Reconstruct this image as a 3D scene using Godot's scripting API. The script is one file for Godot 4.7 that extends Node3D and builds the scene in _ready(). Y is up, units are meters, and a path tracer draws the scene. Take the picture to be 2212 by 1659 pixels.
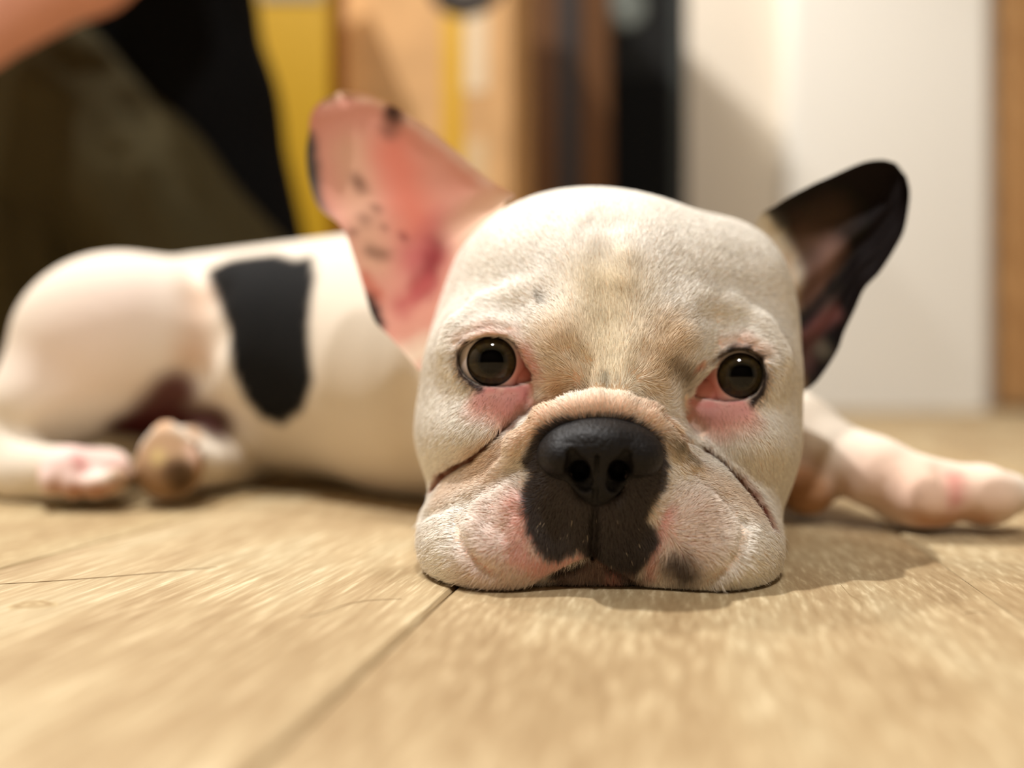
extends Node3D
# A dog resting its chin on an oak floor. Units are metres, y is up; the lens sits just above the floor and looks along -z.

const FPX := 1671.0      # focal length of the lens in pixels of a 2212 x 1659 frame
const EYE_H := 0.078     # height of the lens above the floor
const HEAD_CELL := 0.0011
const BODY_CELL := 0.0042
const FUR := 340000

var rng := RandomNumberGenerator.new()
var fine_noise := FastNoiseLite.new()
var used := {}

func _ready() -> void:
	var cam := Camera3D.new()
	cam.name = "camera"
	cam.fov = 52.77
	cam.near = .02
	cam.far = 40.0
	add_child(cam)
	cam.position = Vector3(0, EYE_H, 0)
	var ca := CameraAttributesPhysical.new()
	ca.frustum_focal_length = 24.19
	ca.frustum_focus_distance = .300
	ca.exposure_aperture = 1.8
	cam.attributes = ca
	cam.current = true
	var we := WorldEnvironment.new()
	we.name = "environment"
	var env := Environment.new()
	env.background_mode = Environment.BG_COLOR
	env.background_color = Color(0, 0, 0)
	env.tonemap_mode = Environment.TONE_MAPPER_LINEAR
	env.tonemap_exposure = 1.02
	env.sdfgi_enabled = true
	env.ssao_enabled = true
	env.ssil_enabled = true
	we.environment = env
	add_child(we)
	rng.seed = 7
	ceiling_lamp(Vector3(-1.0, 2.54, -.62), .028, 7.5, Color(1, .99, .98), "small round ceiling light above and left of the dog")
	ceiling_lamp(Vector3(-.7, 2.54, -1.6), .05, 3.2, Color(1, .99, .98), "small round ceiling light near the back wall")
	ceiling_lamp(Vector3(.1, 2.54, .75), .10, 6.0, Color(1, .99, .98), "round ceiling light behind the camera")
	build_room()
	build_dog()
	build_things()

# ------------------------------------------------------------------ helpers
func P(px: float, py: float, z: float) -> Vector3:
	return Vector3((px - 1106.0) * z / FPX, EYE_H - (py - 829.5) * z / FPX, -z)

func numbered(called: String) -> String:
	if not used.has(called):
		used[called] = 0
		return called
	used[called] += 1
	return "%s_%03d" % [called, used[called]]

func tag(o: Node3D, label: String, category := "", group := "", kind := "") -> Node3D:
	if label: o.set_meta("label", label)
	if category: o.set_meta("category", category)
	if group: o.set_meta("group", group)
	if kind: o.set_meta("kind", kind)
	return o

func base(called: String, at := Vector3.ZERO) -> Node3D:
	var o := Node3D.new()
	o.name = numbered(called)
	add_child(o)
	o.position = at
	return o

func obj(called: String, m: Mesh, mat: Material, parent: Node3D = null) -> MeshInstance3D:
	var o := MeshInstance3D.new()
	o.mesh = m
	if mat: o.material_override = mat
	if parent == null:
		o.name = numbered(called)
		add_child(o)
	else:
		o.name = called
		parent.add_child(o, true)
	return o

func mat(c: Color, rough := 0.7, spec := 0.5) -> StandardMaterial3D:
	var m := StandardMaterial3D.new()
	m.albedo_color = c
	m.roughness = rough
	m.metallic_specular = spec
	return m

func vmat(rough := 0.7, spec := 0.5) -> StandardMaterial3D:
	var m := mat(Color.WHITE, rough, spec)
	m.vertex_color_use_as_albedo = true
	return m

func lin(r: float, g: float, b: float) -> Color:   # sRGB bytes to linear
	return Color(r / 255.0, g / 255.0, b / 255.0).srgb_to_linear()

func mesh_of(v: PackedVector3Array, n: PackedVector3Array, idx: PackedInt32Array, c := PackedColorArray(), uv := PackedVector2Array()) -> ArrayMesh:
	var a := []
	a.resize(Mesh.ARRAY_MAX)
	a[Mesh.ARRAY_VERTEX] = v
	a[Mesh.ARRAY_NORMAL] = n
	a[Mesh.ARRAY_INDEX] = idx
	if c.size(): a[Mesh.ARRAY_COLOR] = c
	if uv.size(): a[Mesh.ARRAY_TEX_UV] = uv
	var m := ArrayMesh.new()
	m.add_surface_from_arrays(Mesh.PRIMITIVE_TRIANGLES, a)
	return m

func smooth_normals(v: PackedVector3Array, idx: PackedInt32Array) -> PackedVector3Array:
	var n := PackedVector3Array()
	n.resize(v.size())
	for t in range(0, idx.size(), 3):
		var a := v[idx[t]]
		var f := (v[idx[t + 2]] - a).cross(v[idx[t + 1]] - a)
		n[idx[t]] += f
		n[idx[t + 1]] += f
		n[idx[t + 2]] += f
	for i in n.size():
		n[i] = n[i].normalized()
	return n

# a box with chamfered edges, one closed mesh
func chamfer_box(size: Vector3, ch: float) -> ArrayMesh:
	var st := SurfaceTool.new()
	st.begin(Mesh.PRIMITIVE_TRIANGLES)
	var h := size / 2.0
	var c := minf(ch, minf(h.x, minf(h.y, h.z)) * 0.9)
	var quads := []
	for ax in 3:
		var u := (ax + 1) % 3
		var w := (ax + 2) % 3
		for s in [-1.0, 1.0]:
			var q := []
			for k in [[-1, -1], [1, -1], [1, 1], [-1, 1]]:
				var p := Vector3.ZERO
				p[ax] = s * h[ax]
				p[u] = k[0] * (h[u] - c)
				p[w] = k[1] * (h[w] - c)
				q.append(p)
			quads.append(q)
	for ax in 3:     # chamfers along each axis
		var u := (ax + 1) % 3
		var w := (ax + 2) % 3
		for su in [-1.0, 1.0]:
			for sw in [-1.0, 1.0]:
				var q := []
				for k in [[-1, 0], [1, 0], [1, 1], [-1, 1]]:
					var p := Vector3.ZERO
					p[ax] = k[0] * (h[ax] - c)
					p[u] = su * (h[u] if k[1] == 0 else h[u] - c)
					p[w] = sw * (h[w] - c if k[1] == 0 else h[w])
					q.append(p)
				quads.append(q)
	for q in quads:
		var n: Vector3 = (q[1] - q[0]).cross(q[2] - q[0])
		var mid: Vector3 = (q[0] + q[2]) / 2.0
		var order := [0, 2, 1, 0, 3, 2] if n.dot(mid) > 0 else [0, 1, 2, 0, 2, 3]
		n = n.normalized() * (1.0 if n.dot(mid) > 0 else -1.0)
		for i in order:
			st.set_normal(n)
			st.set_uv(Vector2(q[i].x + q[i].z * 0.37, q[i].y + q[i].z))
			st.add_vertex(q[i])
	for sx in [-1.0, 1.0]:
		for sy in [-1.0, 1.0]:
			for sz in [-1.0, 1.0]:
				var a := Vector3(sx * h.x, sy * (h.y - c), sz * (h.z - c))
				var b := Vector3(sx * (h.x - c), sy * h.y, sz * (h.z - c))
				var d := Vector3(sx * (h.x - c), sy * (h.y - c), sz * h.z)
				var n := (b - a).cross(d - a)
				var out := Vector3(sx, sy, sz).normalized()
				for p in ([a, d, b] if n.dot(out) > 0 else [a, b, d]):
					st.set_normal(out)
					st.set_uv(Vector2(p.x, p.y))
					st.add_vertex(p)
	return st.commit()

# tube along points with radii, round ends
func tube(pts: PackedVector3Array, rad: PackedFloat32Array, sides := 8, closed := false, cols := PackedColorArray()) -> ArrayMesh:
	var v := PackedVector3Array()
	var c := PackedColorArray()
	var idx := PackedInt32Array()
	var n := pts.size()
	var up := Vector3(0.123, 0.98, 0.15).normalized()
	for i in n:
		var t: Vector3
		if closed: t = (pts[(i + 1) % n] - pts[(i + n - 1) % n]).normalized()
		else: t = (pts[mini(i + 1, n - 1)] - pts[maxi(i - 1, 0)]).normalized()
		var s := t.cross(up)
		if s.length() < 0.05: s = t.cross(Vector3(1, 0, 0))
		s = s.normalized()
		up = s.cross(t).normalized()
		for k in sides:
			var a := TAU * k / sides
			v.append(pts[i] + (s * cos(a) + up * sin(a)) * rad[i])
			if cols.size(): c.append(cols[i])
	var rings := n if closed else n - 1
	for i in rings:
		for k in sides:
			var a := i * sides + k
			var b := i * sides + (k + 1) % sides
			var d := ((i + 1) % n) * sides + k
			var e := ((i + 1) % n) * sides + (k + 1) % sides
			idx.append_array([a, b, d, b, e, d])
	if not closed:
		for end in 2:
			var o := 0 if end == 0 else (n - 1) * sides
			v.append(pts[0 if end == 0 else n - 1])
			if cols.size(): c.append(cols[0 if end == 0 else n - 1])
			for k in sides:
				if end == 0: idx.append_array([v.size() - 1, o + (k + 1) % sides, o + k])
				else: idx.append_array([v.size() - 1, o + k, o + (k + 1) % sides])
	return mesh_of(v, smooth_normals(v, idx), idx, c)

# lathe a profile of (radius, height) about y
func lathe(prof: PackedVector2Array, sides := 32) -> ArrayMesh:
	var st := SurfaceTool.new()
	st.begin(Mesh.PRIMITIVE_TRIANGLES)
	for i in prof.size() - 1:
		st.set_smooth_group(i)
		for k in sides:
			var a0 := TAU * k / sides
			var a1 := TAU * (k + 1) / sides
			var p00 := Vector3(cos(a0) * prof[i].x, prof[i].y, sin(a0) * prof[i].x)
			var p01 := Vector3(cos(a1) * prof[i].x, prof[i].y, sin(a1) * prof[i].x)
			var p10 := Vector3(cos(a0) * prof[i + 1].x, prof[i + 1].y, sin(a0) * prof[i + 1].x)
			var p11 := Vector3(cos(a1) * prof[i + 1].x, prof[i + 1].y, sin(a1) * prof[i + 1].x)
			for p in [p00, p10, p11, p00, p11, p01]:
				st.add_vertex(p)
	st.generate_normals()
	return st.commit()

# ------------------------------------------------------------------ signed distance fields
class Field:
	var kind := PackedInt32Array()       # 0 ellipsoid, 1 tapered capsule, 2 half space above y, 3 eye opening
	var op := PackedInt32Array()         # 0 join, 1 cut, 2 keep inside
	var k := PackedFloat32Array()
	var xf: Array[Transform3D] = []
	var inv := PackedVector3Array()
	var a := PackedVector3Array()
	var b := PackedVector3Array()
	var ra := PackedFloat32Array()
	var rb := PackedFloat32Array()
	var poly: Array[PackedVector2Array] = []
	var ga := PackedVector3Array()       # folds: chains of segments that press in or raise the surface
	var gb := PackedVector3Array()
	var gw := PackedFloat32Array()
	var gd := PackedFloat32Array()
	var all := PackedInt32Array()
	var gall := PackedInt32Array()

	func add(kind_: int, op_: int, k_: float) -> int:
		kind.append(kind_); op.append(op_); k.append(k_)
		xf.append(Transform3D()); inv.append(Vector3.ONE); a.append(Vector3.ZERO); b.append(Vector3.ZERO); ra.append(0.0); rb.append(0.0); poly.append(PackedVector2Array())
		all.append(kind.size() - 1)
		return kind.size() - 1

	func ellipsoid(c: Vector3, r: Vector3, k_: float, turn := Vector3.ZERO, op_ := 0) -> void:
		var i := add(0, op_, k_)
		var R := Basis.from_euler(turn * PI / 180.0)
		var B := Basis.from_scale(Vector3.ONE / r) * R.transposed()
		xf[i] = Transform3D(B, -(B * c))
		inv[i] = Vector3.ONE / r
		a[i] = c

	func capsule(p: Vector3, q: Vector3, r0: float, r1: float, k_: float, op_ := 0) -> void:
		var i := add(1, op_, k_)
		a[i] = p; b[i] = q - p; ra[i] = r0; rb[i] = r1 - r0

	func chain(pts: Array, r: Array, k_: float, op_ := 0) -> void:
		for i in pts.size() - 1:
			capsule(pts[i], pts[i + 1], r[i], r[i + 1], k_, op_)

	func above(y: float, k_: float) -> void:
		ra[add(2, 2, k_)] = y

	# opening of an eye: outline in world x, y round a centre, cut to the depth behind `front`
	func opening(c: Vector3, outline: PackedVector2Array, depth: float, k_: float) -> void:
		var i := add(3, 1, k_)
		a[i] = c; ra[i] = depth; poly[i] = outline

	func fold(pts: Array, width: float, press: float) -> void:
		for i in pts.size() - 1:
			ga.append(pts[i]); gb.append(pts[i + 1] - pts[i]); gw.append(1.0 / (width * width)); gd.append(press)
			gall.append(ga.size() - 1)

	static func poly_distance(p: Vector2, o: PackedVector2Array) -> float:
		var best := 1e9
		var inside := false
		var j := o.size() - 1
		for i in o.size():
			var e := o[j] - o[i]
			var w := p - o[i]
			var q := w - e * clampf(w.dot(e) / e.dot(e), 0.0, 1.0)
			best = minf(best, q.length_squared())
			if (o[i].y > p.y) != (o[j].y > p.y) and p.x < (o[j].x - o[i].x) * (p.y - o[i].y) / (o[j].y - o[i].y) + o[i].x:
				inside = not inside
			j = i
		return -sqrt(best) if inside else sqrt(best)

	func one(i: int, p: Vector3) -> float:
		var t := kind[i]
		if t == 0:
			var q := xf[i] * p
			var k0 := q.length() + 1e-5
			return k0 * (k0 - 1.0) / (q * inv[i]).length()
		if t == 1:
			var w := p - a[i]
			var h := clampf(w.dot(b[i]) / b[i].length_squared(), 0.0, 1.0)
			return (w - b[i] * h).length() - ra[i] - rb[i] * h
		if t == 2:
			return ra[i] - p.y
		var e := poly_distance(Vector2(p.x, p.y), poly[i])
		return maxf(e, (a[i].z - ra[i]) - p.z)

	func eval(p: Vector3, L: PackedInt32Array, G: PackedInt32Array) -> float:
		var d := 1e3
		for i in L:
			var e := 0.0
			var t := kind[i]
			if t == 0:
				var q := xf[i] * p
				var k0 := q.length() + 1e-5
				e = k0 * (k0 - 1.0) / (q * inv[i]).length()
			elif t == 1:
				var w := p - a[i]
				var h := clampf(w.dot(b[i]) / b[i].length_squared(), 0.0, 1.0)
				e = (w - b[i] * h).length() - ra[i] - rb[i] * h
			else:
				e = one(i, p)
			var kk := k[i]
			var o := op[i]
			if o == 0:
				var h := maxf(kk - absf(d - e), 0.0)
				d = minf(d, e) - h * h / (4.0 * kk)
			else:
				if o == 1: e = -e
				var h := maxf(kk - absf(d - e), 0.0)
				d = maxf(d, e) + h * h / (4.0 * kk)
		for g in G:
			var w := p - ga[g]
			var q := w - gb[g] * clampf(w.dot(gb[g]) / gb[g].length_squared(), 0.0, 1.0)
			var x := q.length_squared() * gw[g]
			if x < 6.0: d += gd[g] * exp(-x)
		return d

	func near(p: Vector3, reach: float, L: PackedInt32Array) -> PackedInt32Array:
		var out := PackedInt32Array()
		var d := 1e3
		var e := PackedFloat32Array()
		for i in L:
			var x := one(i, p)
			e.append(x)
			if op[i] == 0: d = minf(d, x)
		for n in L.size():
			var i := L[n]
			if op[i] == 0:
				if e[n] < maxf(d, -reach) + 2.0 * reach + k[i] * 1.5: out.append(i)
			elif op[i] == 1:
				if e[n] < reach * 1.5 + k[i]: out.append(i)
			elif e[n] > -reach * 1.5 - k[i]: out.append(i)
		return out

	func near_folds(p: Vector3, reach: float, G: PackedInt32Array) -> PackedInt32Array:
		var out := PackedInt32Array()
		for g in G:
			var w := p - ga[g]
			var q := w - gb[g] * clampf(w.dot(gb[g]) / gb[g].length_squared(), 0.0, 1.0)
			if q.length() < reach + 2.5 / sqrt(gw[g]): out.append(g)
		return out

	# where a line from o along unit d meets the surface
	func hit(o: Vector3, d: Vector3, from := 0.2, to := 1.2) -> Vector3:
		var t := from
		for i in 160:
			var s := eval(o + d * t, all, gall)
			if s < 0.00008: break
			t += s * 0.7
			if t > to: break
		return o + d * t

	# surface nets over a box; only blocks that the surface may cross are sampled
	func mesh(lo: Vector3, hi: Vector3, cell: float) -> Array:
		var jobs: Array = []
		var B := 16
		var big := cell * B
		var nb := Vector3i(((hi - lo) / big).ceil())
		for x in nb.x:
			for y in nb.y:
				for z in nb.z:
					var c := lo + (Vector3(x, y, z) + Vector3.ONE * 0.5) * big
					var r := big * 0.87
					var L := near(c, r, all)
					if L.size() and absf(eval(c, L, near_folds(c, r, gall))) < r * 1.6 + 0.006:
						jobs.append([Vector3i(x, y, z), L, near_folds(c, r + cell, gall), {}])
		var work := func(n: int) -> void: _block(jobs[n], lo, cell, B)
		var id := WorkerThreadPool.add_group_task(work, jobs.size())
		WorkerThreadPool.wait_for_group_task_completion(id)
		var verts := PackedVector3Array()
		var at := {}
		for j in jobs:
			var r: Dictionary = j[3]
			var keys: PackedInt64Array = r.keys
			var vs: PackedVector3Array = r.verts
			for i in keys.size():
				at[keys[i]] = verts.size() + i
			verts.append_array(vs)
		var idx := PackedInt32Array()
		var sx := 1
		var sy := 2048
		var sz := 2048 * 2048
		for j in jobs:
			var r: Dictionary = j[3]
			var ek: PackedInt64Array = r.edges
			var ea: PackedInt32Array = r.axis
			for i in ek.size():
				var key := ek[i]
				var ax := ea[i] % 3
				var u := sy if ax == 0 else (sz if ax == 1 else sx)
				var w := sz if ax == 0 else (sx if ax == 1 else sy)
				var a0: int = at.get(key, -1)
				var a1: int = at.get(key - u, -1)
				var a2: int = at.get(key - u - w, -1)
				var a3: int = at.get(key - w, -1)
				if a0 < 0 or a1 < 0 or a2 < 0 or a3 < 0: continue
				if ea[i] < 3: idx.append_array([a0, a2, a1, a0, a3, a2])
				else: idx.append_array([a0, a1, a2, a0, a2, a3])
		return [verts, idx]

	func _block(job: Array, lo: Vector3, cell: float, B: int) -> void:
		var keys := PackedInt64Array()
		var vs := PackedVector3Array()
		var edges := PackedInt64Array()
		var axes := PackedInt32Array()
		var s := 4
		var at: Vector3i = job[0] * B
		var val := PackedFloat32Array()
		val.resize((s + 1) * (s + 1) * (s + 1))
		for bx in range(0, B, s):
			for by in range(0, B, s):
				for bz in range(0, B, s):
					var o := at + Vector3i(bx, by, bz)
					var c := lo + (Vector3(o) + Vector3.ONE * (s * 0.5)) * cell
					var r := cell * s * 0.87
					var L := near(c, r, job[1])
					if L.is_empty(): continue
					var G := near_folds(c, r, job[2])
					if absf(eval(c, L, G)) > r * (1.7 if G.is_empty() else 4.5) + 0.002: continue
					var n := 0
					var low := false
					var high := false
					for x in s + 1:
						for y in s + 1:
							for z in s + 1:
								var d := eval(lo + (Vector3(o) + Vector3(x, y, z)) * cell, L, G)
								val[n] = d
								if d < 0.0: low = true
								else: high = true
								n += 1
					if not (low and high): continue
					for x in s:
						for y in s:
							for z in s:
								var i0 := (x * (s + 1) + y) * (s + 1) + z
								var dx := (s + 1) * (s + 1)
								var dy := s + 1
								var c0 := val[i0]
								var c1 := val[i0 + dx]
								var c2 := val[i0 + dy]
								var c3 := val[i0 + dx + dy]
								var c4 := val[i0 + 1]
								var c5 := val[i0 + dx + 1]
								var c6 := val[i0 + dy + 1]
								var c7 := val[i0 + dx + dy + 1]
								var m := int(c0 < 0) + int(c1 < 0) + int(c2 < 0) + int(c3 < 0) + int(c4 < 0) + int(c5 < 0) + int(c6 < 0) + int(c7 < 0)
								if m == 0 or m == 8: continue
								var sum := Vector3.ZERO
								var cnt := 0.0
								if (c0 < 0) != (c1 < 0): sum += Vector3(c0 / (c0 - c1), 0, 0); cnt += 1
								if (c2 < 0) != (c3 < 0): sum += Vector3(c2 / (c2 - c3), 1, 0); cnt += 1
								if (c4 < 0) != (c5 < 0): sum += Vector3(c4 / (c4 - c5), 0, 1); cnt += 1
								if (c6 < 0) != (c7 < 0): sum += Vector3(c6 / (c6 - c7), 1, 1); cnt += 1
								if (c0 < 0) != (c2 < 0): sum += Vector3(0, c0 / (c0 - c2), 0); cnt += 1
								if (c1 < 0) != (c3 < 0): sum += Vector3(1, c1 / (c1 - c3), 0); cnt += 1
								if (c4 < 0) != (c6 < 0): sum += Vector3(0, c4 / (c4 - c6), 1); cnt += 1
								if (c5 < 0) != (c7 < 0): sum += Vector3(1, c5 / (c5 - c7), 1); cnt += 1
								if (c0 < 0) != (c4 < 0): sum += Vector3(0, 0, c0 / (c0 - c4)); cnt += 1
								if (c1 < 0) != (c5 < 0): sum += Vector3(1, 0, c1 / (c1 - c5)); cnt += 1
								if (c2 < 0) != (c6 < 0): sum += Vector3(0, 1, c2 / (c2 - c6)); cnt += 1
								if (c3 < 0) != (c7 < 0): sum += Vector3(1, 1, c3 / (c3 - c7)); cnt += 1
								var cellv := o + Vector3i(x, y, z)
								var key := cellv.x + cellv.y * 2048 + cellv.z * 2048 * 2048
								keys.append(key)
								vs.append(lo + (Vector3(cellv) + sum / cnt) * cell)
								if (c0 < 0) != (c1 < 0): edges.append(key); axes.append(0 if c0 < 0 else 3)
								if (c0 < 0) != (c2 < 0): edges.append(key); axes.append(1 if c0 < 0 else 4)
								if (c0 < 0) != (c4 < 0): edges.append(key); axes.append(2 if c0 < 0 else 5)
		job[3] = {"keys": keys, "verts": vs, "edges": edges, "axis": axes}

# ------------------------------------------------------------------ pigment of the coat and some painted shade, laid on the skin point by point
class Coat:
	var a := PackedVector3Array()
	var b := PackedVector3Array()
	var r := PackedFloat32Array()
	var soft := PackedFloat32Array()
	var skin: Array[Color] = []
	var hair: Array[Color] = []
	var amount := PackedFloat32Array()
	var bald := PackedFloat32Array()
	var poly: Array[PackedVector2Array] = []
	var rough := PackedFloat32Array()
	var noise := FastNoiseLite.new()
	var base_skin := Color.WHITE
	var base_hair := Color.WHITE

	func _init() -> void:
		noise.seed = 5
		noise.frequency = 260.0

	func spot(p: Vector3, q: Vector3, rad: float, soft_: float, skin_: Color, hair_: Color, amount_ := 1.0, bald_ := 0.0, rough_ := 0.25) -> void:
		a.append(p); b.append(q - p); r.append(rad); soft.append(soft_); skin.append(skin_); hair.append(hair_); amount.append(amount_); bald.append(bald_); rough.append(rough_)
		poly.append(PackedVector2Array())

	func patch(outline: PackedVector3Array, soft_: float, skin_: Color, hair_: Color, amount_ := 1.0, bald_ := 0.0, rough_ := 0.25) -> void:
		var o := PackedVector2Array()
		var mid := Vector3.ZERO
		for p in outline:
			o.append(Vector2(p.x, p.y))
			mid += p / outline.size()
		var far := 0.0
		for p in outline: far = maxf(far, p.distance_to(mid))
		spot(mid, mid + Vector3(0, 0, -0.0001), far, soft_, skin_, hair_, amount_, bald_, rough_)
		poly[poly.size() - 1] = o

	# [skin colour, hair colour, baldness]
	func at(p: Vector3, n: Vector3, out_skin: PackedColorArray, out_hair: PackedColorArray, out_bald: PackedFloat32Array, i: int) -> void:
		var s := base_skin
		var h := base_hair
		var bd := 0.0
		var w1 := noise.get_noise_3dv(p)
		for k in a.size():
			var w := p - a[k]
			var d := (w - b[k] * clampf(w.dot(b[k]) / maxf(b[k].length_squared(), 1e-12), 0.0, 1.0)).length()
			if d > r[k] + soft[k] + 0.004: continue
			if poly[k].size():
				if n.z < -0.1: continue
				d = Field.poly_distance(Vector2(p.x, p.y), poly[k])
			else:
				d -= r[k]
			d += w1 * rough[k] * 0.0034
			var t := smoothstep(soft[k], -soft[k], d) * amount[k]
			if t <= 0.0: continue
			s = s.lerp(skin[k], t)
			h = h.lerp(hair[k], t)
			bd = lerpf(bd, bald[k], t)
		out_skin[i] = s
		out_hair[i] = h
		out_bald[i] = bd

# ------------------------------------------------------------------ the dog
var head := Field.new()
var coat := Coat.new()
var eye_at: Array[Vector3] = []
var eye_r := [0.0162, 0.0156]

func ell(f: Field, px: float, py: float, z: float, rx: float, ry: float, rz: float, k: float, turn := Vector3.ZERO, op := 0) -> void:
	f.ellipsoid(P(px, py, z), Vector3(rx * z / FPX, ry * z / FPX, rz), k, turn, op)

func on(px: float, py: float) -> Vector3:      # the point of the face seen there
	var d := (P(px, py, 1.0) - Vector3(0, EYE_H, 0))
	var u := d.length()
	return head.hit(Vector3(0, EYE_H, 0), d / u, 0.2, 0.7)

func ons(pts: Array) -> Array:
	var o := []
	for p in pts: o.append(on(p[0], p[1]))
	return o

func outline_on_ball(n: int, pts: Array) -> PackedVector3Array:
	var o := PackedVector3Array()
	var c := eye_at[n]
	var rr: float = eye_r[n] + 0.0009
	var cam := Vector3(0, EYE_H, 0)
	for p in pts:
		var d := (P(p[0], p[1], 1.0) - cam).normalized()
		var t := (c - cam).dot(d)
		var miss := (cam + d * t - c).length()
		if miss < rr * 0.97: t -= sqrt(rr * rr - miss * miss)
		else: t -= rr * 0.24
		o.append(cam + d * t)
	return o

func smooth_loop(pts: PackedVector3Array, per: int, closed := true) -> PackedVector3Array:
	var o := PackedVector3Array()
	var n := pts.size()
	for i in (n if closed else n - 1):
		var p0 := pts[(i + n - 1) % n] if closed else pts[maxi(i - 1, 0)]
		var p1 := pts[i]
		var p2 := pts[(i + 1) % n]
		var p3 := pts[(i + 2) % n] if closed else pts[mini(i + 2, n - 1)]
		for k in per:
			var t := float(k) / per
			o.append(0.5 * ((2.0 * p1) + (p2 - p0) * t + (2.0 * p0 - 5.0 * p1 + 4.0 * p2 - p3) * t * t + (3.0 * p1 - p0 - 3.0 * p2 + p3) * t * t * t))
	if not closed: o.append(pts[n - 1])
	return o

const LID := [
	[[1153, 817], [1140, 793], [1131, 774], [1120, 749], [1104, 734], [1086, 727], [1063, 725], [1040, 728], [1013, 740], [996, 756], [990, 776], [994, 798], [1010, 818], [1037, 834], [1066, 838], [1109, 837], [1137, 828]],
	[[1479, 851], [1494, 829], [1522, 804], [1543, 778], [1559, 768], [1582, 758], [1606, 756], [1634, 769], [1647, 791], [1648, 817], [1636, 846], [1610, 864], [1575, 870], [1543, 869], [1510, 862]],
]
var lid_line: Array[PackedVector3Array] = []

func shape_head() -> void:
	var h := head
	eye_at = [P(1063, 783, 0.3290), P(1588, 814, 0.3350)]
	# skull
	ell(h, 1324, 710, .405, 362, 270, .083, .03)
	ell(h, 1232, 630, .40, 240, 192, .072, .02)
	ell(h, 1558, 634, .40, 104, 128, .05, .02)
	ell(h, 1300, 620, .365, 250, 150, .046, .02)
	# temples and cheeks
	ell(h, 1026, 885, .378, 118, 225, .05, .02)
	ell(h, 1594, 880, .388, 108, 226, .052, .02)
	# between the eyes, brows
	ell(h, 1312, 760, .345, 175, 190, .0405, .02)
	ell(h, 1068, 775, .345, 122, 112, .034, .018)
	ell(h, 1582, 800, .352, 104, 108, .034, .018)
	ell(h, 1208, 738, .336, 80, 92, .0315, .012)
	ell(h, 1432, 748, .338, 76, 92, .0315, .012)
	ell(h, 1044, 925, .350, 126, 108, .0430, .014)
	ell(h, 1572, 945, .354, 116, 112, .0430, .014)
	ell(h, 1018, 962, .354, 82, 90, .0325, .014)
	ell(h, 1604, 1000, .358, 74, 112, .0325, .014)
	ell(h, 1302, 840, .338, 150, 105, .0385, .016)
	# muzzle
	ell(h, 1290, 1060, .333, 225, 190, .046, .02)
	ell(h, 1290, 1160, .372, 330, 150, .07, .03)
	ell(h, 1092, 1152, .331, 190, 146, .046, .013, Vector3(0, 0, 8))
	ell(h, 1490, 1156, .332, 186, 146, .047, .013, Vector3(0, 0, -8))
	ell(h, 1118, 1072, .326, 84, 84, .0335, .012)
	ell(h, 1468, 1074, .327, 84, 84, .0335, .012)
	ell(h, 1292, 1010, .300, 150, 110, .0175, .012)
	# bands of loose skin running down beside the nose
	h.chain([P(1245, 892, .3035), P(1160, 940, .3095), P(1085, 1008, .3205), P(1010, 1075, .3295), P(955, 1130, .3355)], [.0065, .0080, .0090, .0095, .010], .0018)
	h.chain([P(1340, 892, .3035), P(1425, 945, .3095), P(1500, 1018, .3205), P(1570, 1090, .3295), P(1625, 1150, .3375)], [.0065, .0080, .0090, .0095, .010], .0018)
	# the roll of skin over the nose, sinking into the lips at both ends
	h.chain([P(1085, 1100, .310), P(1098, 1030, .3010), P(1122, 960, .2960), P(1180, 906, .2935), P(1240, 885, .2925), P(1291, 878, .2920), P(1345, 884, .2925), P(1400, 903, .2935), P(1444, 945, .2960), P(1478, 1010, .3015), P(1515, 1090, .311)],
		[.0026, .0034, .0037, .0038, .0038, .0038, .0038, .0038, .0037, .0034, .0026], .007)
	# the mouth: a gap below the lips, with the chin behind it
	var gap := PackedVector2Array()
	for p in [[1281, 1204], [1240, 1221], [1196, 1243], [1150, 1268], [1095, 1300], [1402, 1300], [1390, 1276], [1364, 1252], [1320, 1229]]:
		var w := P(p[0], p[1], .2875)
		gap.append(Vector2(w.x, w.y))
	h.opening(P(1281, 1204, .2875), gap, .0095, .003)
	ell(h, 1300, 1270, .3145, 112, 30, .0195, .0015)
	ell(h, 1293, 985, .2925, 100, 50, .014, .002, Vector3.ZERO, 1)
	ell(h, 1292, 1038, .2890, 64, 44, .0095, .002, Vector3.ZERO, 1)
	# eye sockets: lids lie on the eyeballs
	for n in 2:
		h.ellipsoid(eye_at[n], Vector3.ONE * (eye_r[n] + 0.0020), .007)
		var o := outline_on_ball(n, LID[n])
		lid_line.append(smooth_loop(o, 4))
		var flat := PackedVector2Array()
		for p in lid_line[n]: flat.append(Vector2(p.x, p.y))
		h.opening(eye_at[n], flat, 0.004, .0012)
	h.above(0.0006, .003)
	# folds pressed into the skin and ridges raised from it (found on the smooth head, then added together)
	var folds := []
	var crease := func(pts: Array, w: float, d: float) -> void: folds.append([ons(pts), w, d])
	var C := crease as Callable
	C.call([[1090, 1030], [1010, 1080], [955, 1098], [915, 1116]], .0026, .0026)
	C.call([[1128, 1000], [1050, 1050], [998, 1090], [984, 1130], [998, 1175], [1030, 1212], [1066, 1234]], .0020, .0034)
	C.call([[1500, 1020], [1570, 1080], [1606, 1130], [1604, 1170], [1585, 1210], [1535, 1250]], .0020, .0032)
	C.call([[1040, 1090], [1022, 1140], [1045, 1195]], .0035, -.0014)
	C.call([[1285, 1098], [1284, 1140], [1282, 1200]], .0026, .0016)
	C.call([[1130, 960], [1118, 1010], [1128, 1060]], .0020, .0016)
	C.call([[1070, 1080], [1060, 1130], [1090, 1150]], .0022, .0009)
	C.call([[1110, 1105], [1085, 1160]], .0018, .0008)
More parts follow.
